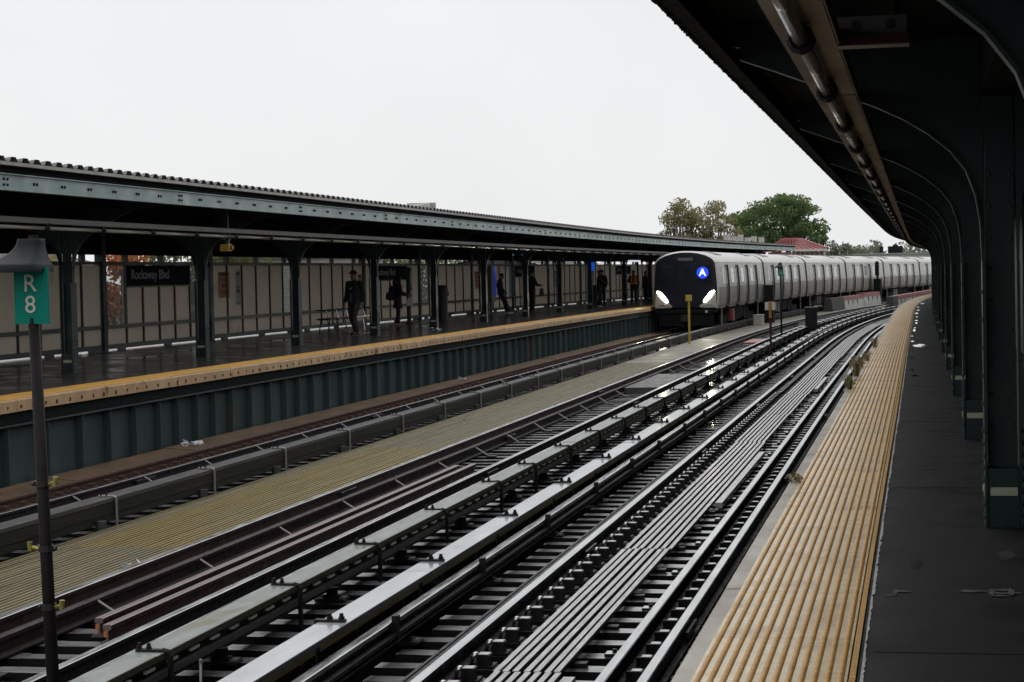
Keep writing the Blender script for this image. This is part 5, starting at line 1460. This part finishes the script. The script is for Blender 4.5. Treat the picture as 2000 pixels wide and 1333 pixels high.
# ================================================================== PEOPLE
def skin_obj(name, verts, edges, radii, mat_, parent, sub=1, root=0, extra=None):
    me = bpy.data.meshes.new(name); me.from_pydata(verts, edges, [])
    o = bpy.data.objects.new(name, me); COL.objects.link(o)
    sm = o.modifiers.new('skin', 'SKIN'); sm.use_smooth_shade = True
    if not me.skin_vertices: me.skin_vertices.new()
    for i, rr in enumerate(radii):
        me.skin_vertices[0].data[i].radius = rr if isinstance(rr, tuple) else (rr, rr)
        me.skin_vertices[0].data[i].use_root = (i == root)
    ss = o.modifiers.new('sub', 'SUBSURF'); ss.levels = sub; ss.render_levels = sub
    bpy.context.view_layer.update()
    m2 = bpy.data.meshes.new_from_object(o.evaluated_get(bpy.context.evaluated_depsgraph_get()))
    bpy.data.objects.remove(o); bpy.data.meshes.remove(me)
    m2.name = name; m2.materials.clear(); m2.materials.append(MT[mat_])
    q = bpy.data.objects.new(name, m2); COL.objects.link(q); q.parent = parent
    return q

def person(s, L, face, height, lab, pose, top='cloth_black', legs='denim', shoes='shoe_dark', skin='skin', hair='short', coat_long=False, cap=False, vest=False, group=None):
    """local frame: +y is where the person faces, x to their right. face = heading in radians about z (0 faces along +y of the world)."""
    k = height / 1.75
    e = empty('person', P(s, L, 0), lab, 'person', group, rotz=face)
    J = dict(pel=(0, 0, .95), ch=(0, .01, 1.25), nk=(0, .0, 1.47), hd=(0, .025, 1.60), ht=(0, .02, 1.72),
             sl=(-.185, 0, 1.41), sr=(.185, 0, 1.41), el=(-.25, -.03, 1.14), er=(.25, -.03, 1.14), wl=(-.27, .05, .89), wr=(.27, .05, .89),
             hl=(-.095, 0, .92), hr=(.095, 0, .92), kl=(-.10, .02, .50), kr=(.10, .02, .50), al=(-.105, -.02, .09), ar=(.105, -.02, .09))
    J.update(pose)
    V = {n: Vector(p) * k for n, p in J.items()}
    up = Vector((0, 0, 1))
    # body (head, neck, torso, arms, hands, legs): one continuous skin
    vs, es, rs, ix = [], [], [], {}
    def add(n, p, r): ix[n] = len(vs); vs.append(tuple(p)); rs.append(tuple(a * k for a in r) if isinstance(r, tuple) else r * k)
    add('pel', V['pel'], (.125, .09)); add('ch', V['ch'], (.135, .095)); add('nk', V['nk'], .07); add('hd', V['hd'] - up * .025, (.090, .104)); add('ht', V['ht'] - up * .02, (.078, .09))
    for c in 'lr':
        add('s' + c, V['s' + c], .055); add('e' + c, V['e' + c], .04); add('w' + c, V['w' + c], .027)
        d = (V['w' + c] - V['e' + c]).normalized(); side = Vector((1, 0, 0)) if c == 'l' else Vector((-1, 0, 0))
        fwd = Vector((0, 1, 0)); ac = (fwd - d * fwd.dot(d)).normalized()
        hand = V['w' + c] + d * .06 * k; add('p' + c, hand, (.030, .018))
        for q, (o_, ln) in enumerate(((-.028, .07), (-.010, .082), (.010, .078), (.028, .06))):
            b0 = hand + d * .035 * k + ac * o_ * k; add('f%d%s' % (q, c), b0, .010); add('g%d%s' % (q, c), b0 + (d * ln * .55 + side * .012) * k, .009); add('t%d%s' % (q, c), b0 + (d * ln + side * .035) * k, .007)
        add('th' + c, hand + (ac * .036 + d * .01) * k, .011); add('tt' + c, hand + (ac * .05 + d * .045 + side * .01) * k, .008)
        add('h' + c, V['h' + c], .085); add('k' + c, V['k' + c], .055); add('a' + c, V['a' + c], .038)
        add('o' + c, V['a' + c] + Vector((0, .15, -.05)) * k, .032)
    def E_(a, b): es.append((ix[a], ix[b]))
    E_('pel', 'ch'); E_('ch', 'nk'); E_('nk', 'hd'); E_('hd', 'ht')
    for c in 'lr':
        E_('ch', 's' + c); E_('s' + c, 'e' + c); E_('e' + c, 'w' + c); E_('w' + c, 'p' + c)
        for q in range(4): E_('p' + c, 'f%d%s' % (q, c)); E_('f%d%s' % (q, c), 'g%d%s' % (q, c)); E_('g%d%s' % (q, c), 't%d%s' % (q, c))
        E_('p' + c, 'th' + c); E_('th' + c, 'tt' + c)
        E_('pel', 'h' + c); E_('h' + c, 'k' + c); E_('k' + c, 'a' + c); E_('a' + c, 'o' + c)
    skin_obj('body', vs, es, rs, skin, e)
    # face: nose, ears, eyes, mouth
    hd = V['hd'] + Vector((0, 0, .02 * k))
    b = MB(); b.poly([hd + Vector((-.014, .088, -.01)) * k, hd + Vector((.014, .088, -.01)) * k, hd + Vector((0, .112, -.012)) * k]); b.poly([hd + Vector((-.014, .088, -.01)) * k, hd + Vector((0, .112, -.012)) * k, hd + Vector((0, .085, .04)) * k]); b.poly([hd + Vector((0, .112, -.012)) * k, hd + Vector((.014, .088, -.01)) * k, hd + Vector((0, .085, .04)) * k])
    for sg in (-1, 1): b.ball(hd + Vector((sg * .078, -.005, .0)) * k, .012 * k, .02 * k, .03 * k, 6, 4)
    b.local('face', skin, e)
    b = MB()
    for sg in (-1, 1): b.ball(hd + Vector((sg * .03, .083, .028)) * k, .011 * k, .006 * k, .006 * k, 6, 4)
    b.ball(hd + Vector((0, .086, -.045)) * k, .022 * k, .006 * k, .005 * k, 6, 4)
    b.local('features', 'ink', e)
    # jacket / coat: torso shell and sleeves
    b = MB(); pe, ch, nk = V['pel'], V['ch'], V['nk']
    hem = pe + Vector((0, .0, -.13 * k)); wst = pe.lerp(ch, .35); sh = ch.lerp(nk, .72)
    rg = [(hem, .195 * k, .140 * k), (pe, .198 * k, .140 * k), (wst, .188 * k, .132 * k), (ch, .205 * k, .142 * k), (ch.lerp(nk, .45), .208 * k, .130 * k), (sh, .165 * k, .105 * k), (nk - up * .015 * k, .075 * k, .075 * k), (nk + up * .03 * k, .072 * k, .074 * k)]
    if coat_long: rg = [(hem - up * .22 * k, .215 * k, .165 * k), (hem - up * .1 * k, .205 * k, .152 * k)] + rg
    b.loft(rg); b.local('jacket', top, e, smooth=True)
    for c in 'lr':
        b = MB(); s0, e0, w0 = V['s' + c], V['e' + c], V['w' + c]
        b.tube([s0.lerp(ch, .25) + up * .03 * k, s0, s0.lerp(e0, .5), e0, e0.lerp(w0, .5), w0.lerp(e0, .04)], [.07 * k, .083 * k, .074 * k, .066 * k, .058 * k, .05 * k], 9); b.local('sleeve', top, e, smooth=True)
    # trousers
    for c in 'lr':
        b = MB(); h0, k0, a0 = V['h' + c], V['k' + c], V['a' + c]
        b.tube([h0 + up * .08 * k, h0 - up * .05 * k, h0.lerp(k0, .5), k0, k0.lerp(a0, .5), a0 - up * .01 * k], [.105 * k, .108 * k, .094 * k, .076 * k, .073 * k, .068 * k], 10); b.local('trouser_leg', legs, e, smooth=True)
    b = MB(); b.loft([(pe - up * .12 * k, .12 * k, .10 * k), (pe - up * .04 * k, .175 * k, .125 * k), (pe + up * .08 * k, .17 * k, .12 * k)]); b.local('trouser_seat', legs, e, smooth=True)
    for c in 'lr':
        a = V['a' + c]; b = MB()
        z0 = a.z - .088 * k
        b.hexa([(a.x - .045 * k, a.y - .07 * k, z0), (a.x + .045 * k, a.y - .07 * k, z0), (a.x + .05 * k, a.y + .19 * k, z0), (a.x - .05 * k, a.y + .19 * k, z0), (a.x - .042 * k, a.y - .06 * k, z0 + .10 * k), (a.x + .042 * k, a.y - .06 * k, z0 + .10 * k), (a.x + .035 * k, a.y + .16 * k, z0 + .055 * k), (a.x - .035 * k, a.y + .16 * k, z0 + .055 * k)])
        b.local('shoe', shoes, e)
    h2 = V['hd'] + up * .035 * k
    b = MB()
    if hair == 'long':
        b.ball(h2 + Vector((0, -.018, .01)) * k, .105 * k, .112 * k, .115 * k, 10, 7)
        b.tube([h2 + Vector((0, -.05, .0)) * k, h2 + Vector((0, -.08, -.14)) * k, h2 + Vector((0, -.09, -.34)) * k], [.11 * k, .135 * k, .10 * k], 10)
        for sg in (-1, 1): b.tube([h2 + Vector((sg * .085, .02, .02)) * k, h2 + Vector((sg * .10, .03, -.16)) * k, h2 + Vector((sg * .08, .04, -.28)) * k], [.04 * k, .045 * k, .02 * k], 7)
    else:
        b.ball(h2 + Vector((0, -.016, .020)) * k, .094 * k, .106 * k, .098 * k, 12, 8, zmin=-.2)
    b.local('hair', 'hair', e, smooth=True)
    if cap:
        b = MB(); b.ball(h2 + Vector((0, -.0, .03)) * k, .096 * k, .108 * k, .085 * k, 10, 6, zmin=.0); b.hexa([h2 + Vector(p) * k for p in ((-.07, .09, .03), (.07, .09, .03), (.05, .175, .02), (-.05, .175, .02), (-.07, .09, .042), (.07, .09, .042), (.05, .175, .03), (-.05, .175, .03))]); b.local('cap', 'cloth_black', e, smooth=True)
    if vest:
        b = MB(); b.loft([(pe + up * .02 * k, .215 * k, .158 * k), (ch, .222 * k, .160 * k), (ch.lerp(nk, .45), .20 * k, .145 * k), (sh, .15 * k, .118 * k)]); b.local('safety_vest', 'vest', e, smooth=True)
        b = MB()
        b.loft([(pe + up * .07 * k, .222 * k, .165 * k), (pe + up * .14 * k, .224 * k, .166 * k)])
        for sg in (-1, 1): b.tube([V['pel'] + Vector((sg * .11, .17, .12)) * k, V['ch'] + Vector((sg * .11, .165, .08)) * k, V['nk'] + Vector((sg * .09, .07, -.03)) * k], .03 * k, 6, 0)
        b.local('reflective_stripe', 'vest_stripe', e)
    return e, k
FT = math.pi - YAW      # facing back towards the camera
# 1 man walking towards us
stride = dict(kl=(-.10, .16, .50), al=(-.11, .12, .10), kr=(.10, .02, .50), ar=(.11, -.20, .13), el=(-.245, -.06, 1.13), wl=(-.27, .0, .88), er=(.255, -.03, 1.13), wr=(.27, .06, .88), hl=(-.095, 0, .92), hr=(.095, 0, .92))
e, k = person(53.7, -15.53, math.pi - .35, 1.84, 'man in dark jacket and cap walking towards the camera past the bench', stride, legs='denim', cap=True)
b = MB(); b.hexa([(-.02, .120, .94), (.05, .120, .94), (.05, .162, .94), (-.02, .162, .94), (-.01, .12, 1.20), (.02, .12, 1.20), (.02, .162, 1.20), (-.01, .162, 1.20)]); b.local('shirt', 'cloth_grey', e)
b = MB(); b.box(-.02, .03, .155, .17, 1.30, 1.345); b.local('badge', 'white_box', e)
# 2 woman with backpack, side on, facing right
stand = dict(er=(.24, .10, 1.12), wr=(.16, .34, 1.05), el=(-.24, .08, 1.12), wl=(-.18, .32, 1.04), kl=(-.08, .03, .5), kr=(.08, .0, .5), hd=(0, .04, 1.585), ht=(0, .05, 1.70))
wface = -math.pi / 2 + .40
e, k = person(63.9, -17.0, wface, 1.70, 'woman with long dark hair in a black coat and backpack, facing the train', stand, top='cloth_black', legs='cloth_black', shoes='shoe_pink', hair='long', coat_long=True)
wp = P(63.9, -16.75)
def carried(name, lab, cat, host, build, mats):
    o = empty(name, host.location, lab, cat, rotz=host.rotation_euler.z)
    build(o); return o
def bp(o):
    b = MB()
    b.hexa([(-.15, -.34, .86), (.15, -.34, .86), (.16, -.13, .84), (-.16, -.13, .84), (-.10, -.27, 1.30), (.10, -.27, 1.30), (.13, -.12, 1.36), (-.13, -.12, 1.36)]); b.local('pack', 'cloth_navy', o)
    b = MB(); b.hexa([(-.11, -.40, .90), (.11, -.40, .90), (.11, -.341, .90), (-.11, -.341, .90), (-.09, -.36, 1.12), (.09, -.36, 1.12), (.09, -.322, 1.12), (-.09, -.322, 1.12)]); b.local('pocket', 'cloth_navy', o)
    for sx in (-.1, .1):
        b = MB(); b.tube([(sx, -.12, 1.34), (sx, .0, 1.46), (sx, .13, 1.34), (sx, .13, 1.1), (sx, -.1, .9)], .016, 5); b.local('strap', 'cloth_black', o)
    b = MB(); b.tube([(-.05, -.2, 1.34), (0, -.24, 1.41), (.05, -.2, 1.34)], .01, 5); b.local('handle', 'cloth_black', o)
carried('backpack', 'dark backpack worn by the woman with long hair', 'backpack', e, bp, None)
def bag(o):
    b = MB(); rg = [(.0, .0), (.10, .03), (.13, .10), (.11, .22), (.06, .30)]
    b.hexa([(.09, .26, .66), (.20, .26, .66), (.20, .48, .66), (.09, .48, .66), (.12, .32, .92), (.18, .32, .92), (.18, .44, .92), (.12, .44, .92)]); b.local('sack', 'bag_white', o)
    b = MB(); b.tube([(.15, .33, .91), (.155, .37, 1.01), (.15, .43, .91)], .012, 5); b.local('handle', 'bag_white', o)
carried('carrier_bag', 'white plastic carrier bag hanging from the hand of the woman', 'bag', e, bag, None)
# 3 boy leaning back against the kiosk
lean = dict(pel=(0, -.06, .93), ch=(0, -.10, 1.22), nk=(0, -.08, 1.44), hd=(0, .0, 1.56), ht=(0, .03, 1.68), sl=(-.18, -.10, 1.38), sr=(.18, -.10, 1.38), el=(-.24, -.12, 1.12), er=(.24, -.12, 1.12), wl=(-.20, .06, .95), wr=(.20, .06, .95), hl=(-.09, -.05, .9), hr=(.09, -.05, .9), kl=(-.09, .10, .50), kr=(.09, .13, .50), al=(-.10, .20, .09), ar=(.10, .28, .09))
person(81.2, -17.2, wface, 1.74, 'boy in navy clothes and white trainers leaning back against the kiosk', lean, top='cloth_navy', legs='cloth_navy', shoes='shoe_white')
# 4 man in black holding a bag
st2 = dict(er=(.26, .12, 1.13), wr=(.22, .30, 1.12), el=(-.27, .0, 1.13), wl=(-.28, .12, .88))
e, k = person(83.9, -16.5, wface + .2, 1.80, 'man in black holding a dark bag right of the brightly lit column', st2, top='cloth_black', legs='cloth_black')
def hb(o):
    b = MB(); b.hexa([(.18, .26, .69), (.26, .26, .69), (.26, .46, .69), (.18, .46, .69), (.19, .30, 1.01), (.25, .30, 1.01), (.25, .42, 1.01), (.19, .42, 1.01)]); b.local('sack', 'cloth_black', o)
    b = MB(); b.tube([(.225, .31, 1.0), (.225, .37, 1.155), (.225, .41, 1.0)], .012, 5); b.local('handle', 'cloth_black', o)
carried('hand_bag', 'black bag held by the man in black', 'bag', e, hb, None)
# 5-6 pair by the lit column
person(93.6, -15.35, wface - .2, 1.76, 'person in dark clothes and pale trainers right of the blue lamp', dict(er=(.24, .14, 1.14), wr=(.10, .32, 1.10), el=(-.24, .14, 1.14), wl=(-.08, .32, 1.12)), legs='cloth_black', shoes='shoe_white', skin='skin_dark')
person(97.6, -16.0, math.pi - .5, 1.80, 'tall person in black just right of the pair of pale trainers', dict(), legs='cloth_black')
# 7 worker
person(104.5, -15.7, FT + .2, 1.74, 'worker in an orange safety vest with yellow stripes', dict(er=(.26, .10, 1.15), wr=(.14, .26, 1.12)), legs='cloth_navy', skin='skin_dark', vest=True)
# 8-9 near the train front
person(107.5, -14.75, FT, 1.86, 'person in black nearest to the front of the train', dict(), legs='cloth_black')
person(110.5, -16.2, FT - .6, 1.70, 'half hidden person in black behind the one nearest the train', dict(), legs='cloth_black', skin='skin_dark')

# ================================================================== BEYOND THE STATION
def leaf_cloud(mb, centres, n, size, rr, flat=.8, spread=1.0):
    tot = sum(c[1] ** 2 for c in centres)
    for c, rad in centres:
        for _ in range(max(4, int(n * rad * rad / tot))):
            while True:
                v = Vector((rr.uniform(-1, 1), rr.uniform(-1, 1), rr.uniform(-1, 1)))
                if v.length < 1: break
            p = Vector(c) + Vector((v.x, v.y, v.z * flat)) * rad * spread
            a = Vector((rr.uniform(-1, 1), rr.uniform(-1, 1), rr.uniform(-1, 1))).normalized(); b_ = a.orthogonal().normalized()
            b_ = Matrix.Rotation(rr.uniform(0, 6.28), 3, a) @ b_; c_ = a.cross(b_)
            s = size * rr.uniform(.55, 1.3)
            mb.poly([p - b_ * s, p + c_ * s * .5, p + b_ * s, p - c_ * s * .5], 0)

def tree(name, base, height, crown_r, leafm, lab, n, size, seed, clumps=40, crown_lo=.3, squash=.75, clump_r=.22, group=None, umbrella=False, cat='tree', spread=1.0, core=0.0):
    rr = random.Random(seed); base = Vector(base)
    e = empty(name, base, lab, cat, group)
    w = MB(); zc = base.z + height * (crown_lo + 1) / 2; hh = height * (1 - crown_lo) / 2
    fork = base + Vector((0, 0, height * crown_lo * .9))
    w.tube([base, base + Vector((rr.uniform(-.1, .1), 0, height * crown_lo * .5)), fork], [height * .028, height * .022, height * .018], 7)
    cs = []
    for i in range(clumps):
        t = 2 * math.pi * i * .618; u = rr.uniform(-.9, 1)
        if umbrella: u = rr.uniform(-.35, 1)
        rad = math.sqrt(max(.05, 1 - u * u)) * rr.uniform(.35 + core, .98)
        c = Vector((base.x + crown_r * rad * math.cos(t), base.y + crown_r * rad * math.sin(t), zc + hh * u * rr.uniform(.8, 1.0)))
        cs.append((c, crown_r * clump_r * rr.uniform(.7, 1.35)))
    lv = MB(); leaf_cloud(lv, cs, n, size, rr, squash, spread)
    lims = []
    for i in range(7):
        t = 2 * math.pi * i / 7 + rr.uniform(-.3, .3); q = fork + Vector((math.cos(t) * crown_r * .35, math.sin(t) * crown_r * .35, hh * .55)); lims.append(q)
        w.tube([fork - Vector((0, 0, height * .03)), fork.lerp(q, .5) + Vector((0, 0, .1)), q], [height * .013, height * .009, height * .006], 6)
    for c, rad in cs:
        q = min(lims, key=lambda l: (l - c).length); md = q.lerp(c, .5) + Vector((rr.uniform(-.2, .2), rr.uniform(-.2, .2), rr.uniform(0, .3)))
        w.tube([q, md, c], [height * .0055, height * .0035, height * .0015], 4)
    w.build('trunk', 'bark', e); lv.build('crown', leafm, e)
    return e

tree('tree', (-23.4, 219, GZ), 16.9, 3.0, 'leaf_brown', 'sparse brown leaved tree left of the green tree above the canopy end', 6400, .17, 21, 80, .42, .8, .27, 'trees behind the train')
tree('tree', (-20.3, 222, GZ), 16.8, 3.0, 'leaf_brown', 'sparse brown leaved tree close against the left of the green tree', 6000, .17, 22, 74, .42, .8, .27, 'trees behind the train')
tree('tree', (-14.1, 241, GZ), 17.9, 5.8, 'leaf_green', 'broad deep green tree behind the white antennas and red roof', 12500, .23, 23, 95, .52, .5, .20, 'trees behind the train', umbrella=True, spread=1.15)
tree('tree', (-9.0, 236, GZ), 13.6, 1.5, 'leaf_green', 'small dark feathery tree right of the red roofed building', 1500, .16, 24, 26, .6, .6, .26, 'trees behind the train')
# wooded skyline as one mass
rr = random.Random(5); b = MB(); cs = []
for i in range(330):
    x = rr.uniform(-26, 24); y = rr.uniform(430, 470)
    top = 5.0 + 1.0 * math.sin(x * .33 + 1) * math.sin(x * .17) + 1.0 * math.sin(x * .9)
    cs.append((Vector((x, y, rr.uniform(-4, top))), rr.uniform(1.3, 2.6)))
leaf_cloud(b, cs, 30000, .42, rr, .8)
tag(b.build('treeline', 'leaf_far'), 'hazy grey green wooded skyline far behind the train', 'trees', kind='stuff')
for k, (x, y, h_, r_) in enumerate(((-10.6, 300, 13.2, 2.4), (-8.4, 310, 12.6, 2.4), (-6.6, 330, 12.0, 2.6))):
    tree('tree', (x, y, GZ), h_, r_, 'leaf_far', 'hazy rounded tree, ' + ORD[k] + ' from the left, right of the red roof', 1500, .26, 60 + k, 22, .4, .8, .34, 'hazy trees right of the red roof', core=.15)
# red roofed station house
e = empty('station_house', (-10.1, 203, GZ), 'pink boarded building with a red metal roof behind the train', 'building')
x0, x1, y0, y1 = -12.9, -7.4, 200.6, 207.0
b = MB(); b.box(x0, x1, y0, y1, GZ, 3.36); b.build('wall', 'pink_wall', e)
ze, zr = 3.66, 4.72
A = (x0 - .7, y0 - .6, ze - .3); B = (x1 + .35, y0 - .6, ze); C = (x1 + .35, y1 + .6, ze); D = (x0 - .7, y1 + .6, ze)
xm0, xm1, ym = -11.55, -9.75, (y0 + y1) / 2
r0, r1 = (xm0, ym - .9, zr), (xm1, ym + .9, zr)
b = MB(); b.poly([A, B, r1, r0]); b.poly([B, C, r1]); b.poly([C, D, r0, r1]); b.poly([D, A, r0]); b.poly([D, C, B, A]); b.build('roof', 'roof_red', e)
def lerp3(p, q, t): return tuple(p[i] + (q[i] - p[i]) * t for i in range(3))
for t in np.linspace(0.04, .96, 13):
    b = MB(); p, q = Vector(lerp3(A, B, t)), Vector(lerp3(r0, r1, t)); b.tube([p + Vector((0, -.02, .04)), q + Vector((0, -.02, .05))], .055, 4); b.build('roof_seam', 'roof_red', e)
b = MB(); b.tube([A, r0], .09, 5); b.tube([B, r1], .09, 5); b.tube([r0, r1], .1, 5); b.build('ridge_cap', 'roof_red', e)
b = MB(); b.box(-10.3, x1 + .37, y0 - .66, y0 - .60, ze - .26, ze - .04, 0); b.build('eaves_strip', 'cream_trim', e)
for k in range(6):
    xx = -10.1 + k * .47
    b = MB(); b.box(xx - .02, xx + .36, y0 - .06, y0 - .003, 2.5, 3.28); w_ = b.build('window', 'shade_window', e)
    b = MB(); b.box(xx - .10, xx - .03, y0 - .12, y0 - .001, 2.3, 3.34); b.build('frame', 'cream_trim', w_)
b = MB(); b.tube([(x1 + .3, y0 - .5, 3.35), (x1 - .2, y0 - .1, 2.4)], .05, 5); b.tube([(-10.5, y0 - .5, 3.35), (-10.8, y0 - .1, 2.4)], .05, 5); b.build('roof_brace', 'cream_trim', e)
b = MB(); b.box(-12.8, -10.55, y0 - .4, y0 - .005, 1.0, 3.0); b.build('porch_wall', 'roof_red', e)
# long pale building and billboard
e = empty('warehouse', (-1, 326, GZ), 'long low pale building behind the last carriages', 'building')
b = MB(); b.box(-7.9, 9.5, 325, 340, GZ, 3.72); b.build('wall', 'far_wall', e)
b = MB(); b.box(-8.0, 9.6, 324.9, 340.1, 3.722, 3.92); b.build('parapet', 'far_wall', e)
for xx in np.arange(-7, 9, 2.3):
    b = MB(); b.box(xx, xx + .12, 324.8, 324.99, 1.8, 3.7); b.build('pilaster', 'far_wall', e)
e = empty('billboard', (-.6, 356, GZ), 'dark billboard seen from behind on the far skyline', 'billboard')
b = MB(); b.box(-1.95, .65, 356.2, 356.5, 3.95, 5.35); b.build('board', 'black_box', e)
b = MB(); b.box(-1.1, -.2, 356.2, 356.5, 5.352, 5.62); b.build('top_panel', 'black_box', e)
b = MB()
for xx in (-1.5, .2): b.box(xx - .1, xx + .1, 356.51, 356.7, GZ, 5.0)
b.build('support', 'iron_plain', e)
e = empty('roof_vent', (-2.95, 345, 4.3), 'dark round topped stack left of the billboard', 'chimney')
b = MB(); b.tube([(-2.95, 345, 4.2), (-2.95, 345, 5.0)], .32, 10); b.ball((-2.95, 345, 5.0), .36, .36, .28, 10, 5); b.build('stack', 'black_box', e)
b = MB(); b.tube([(-2.95, 345, 4.2), (-2.95, 345, 4.4)], .45, 10); b.build('collar', 'black_box', e)
# trees and houses glimpsed through the far windscreen
rr = random.Random(77)
spots = [(45.0, -25.0, 10.4, 1.25, 'leaf_red', 'orange and red autumn tree seen through the wire mesh left of the largest sign'),
         (38.5, -29, 11.2, 2.6, 'leaf_brown', 'brown leaved tree behind the windscreen at the left frame edge'), (47.6, -31, 11.8, 2.6, 'leaf_olive', 'olive green tree behind the largest station sign'),
         (51.5, -33, 11.9, 2.8, 'leaf_olive', 'olive tree behind the windscreen near the orange notice'), (56, -36, 12.0, 3.2, 'leaf_green', 'deep green tree behind the windscreen left of the bench'),
         (68.5, -38, 12.4, 3.2, 'leaf_olive', 'olive tree behind the sign beside the woman'), (74.5, -39, 12.4, 3.4, 'leaf_olive', 'olive tree behind the windscreen above the bin'),
         (80.5, -40, 12.6, 3.5, 'leaf_brown', 'brown leaved tree behind the windscreen above the kiosk'), (88, -40, 12.6, 3.5, 'leaf_olive', 'olive tree behind the windscreen above the man in black'),
         (96, -42, 12.8, 3.8, 'leaf_green', 'deep green tree behind the windscreen above the lit column'), (106, -42, 12.8, 3.8, 'leaf_olive', 'olive tree behind the far end of the windscreen')]
for k, (s, L, h_, r_, lm, lab) in enumerate(spots):
    p = P(s, -18.7); p = Vector((p.x, p.y, 0)) * (L / -18.7); tree('tree', (p.x, p.y, GZ), h_, r_, lm, lab, 5200 if k < 6 else 3600, .14 if k else .11, 200 + k, 44, .35, .9, .36, 'trees behind the far windscreen', core=.0)
def house(s, L, w, d, hwall, lab, wallm='house_wall', roofm='house_roof'):
    c = P(s, L); a = phi(s)
    e = empty('house', (c.x, c.y, GZ), lab, 'house', 'houses behind the far windscreen')
    def q(x, y, z): return (c.x + x * math.cos(a) + y * math.sin(a), c.y - x * math.sin(a) + y * math.cos(a), z)
    def bx(b, xa, xb, ya, yb, za, zb): b.hexa([q(xa, ya, za), q(xb, ya, za), q(xb, yb, za), q(xa, yb, za), q(xa, ya, zb), q(xb, ya, zb), q(xb, yb, zb), q(xa, yb, zb)])
    b = MB(); bx(b, -w, 0, 0, d, GZ, hwall); b.build('wall', wallm, e)
    b = MB(); rt = hwall + .9
    b.poly([q(.3, -.3, hwall), q(.3, d + .3, hwall), q(-w / 2, d + .3, rt), q(-w / 2, -.3, rt)]); b.poly([q(-w - .3, d + .3, hwall), q(-w - .3, -.3, hwall), q(-w / 2, -.3, rt), q(-w / 2, d + .3, rt)]); b.poly([q(.0, 0, hwall), q(-w / 2, 0, rt), q(-w, 0, hwall)]); b.poly([q(.3, -.3, hwall - .01), q(-w - .3, -.3, hwall - .01), q(-w - .3, d + .3, hwall - .01), q(.3, d + .3, hwall - .01)]); b.build('roof', roofm, e)
    n = int(d / 1.6)
    for k in range(n):
        for zz in (GZ + 1.2, GZ + 4.2, GZ + 6.7):
            if zz + 1.2 > hwall: continue
            y_ = .5 + k * 1.6
            b = MB(); bx(b, .003, .05, y_, y_ + .8, zz, zz + 1.2); wn = b.build('window', 'white_box', e)
            b = MB(); bx(b, .051, .06, y_ + .08, y_ + .72, zz + .08, zz + 1.12); b.build('pane', 'glass_dark', wn)
    bb = MB()
    for zz in np.arange(GZ + .3, hwall, .24): bx(bb, .001, .02, 0, d, zz, zz + .03)
    bb.build('siding_laps', wallm, e, kind='stuff')
house(52, -27, 7, 9, 2.35, 'pale sided house behind the far windscreen at the left frame edge')
house(98, -31, 7, 11, 2.75, 'pale sided house behind the far windscreen above the bench')
house(150, -34, 8, 12, 2.4, 'pink sided house behind the kiosk end of the windscreen', wallm='pink_wall')
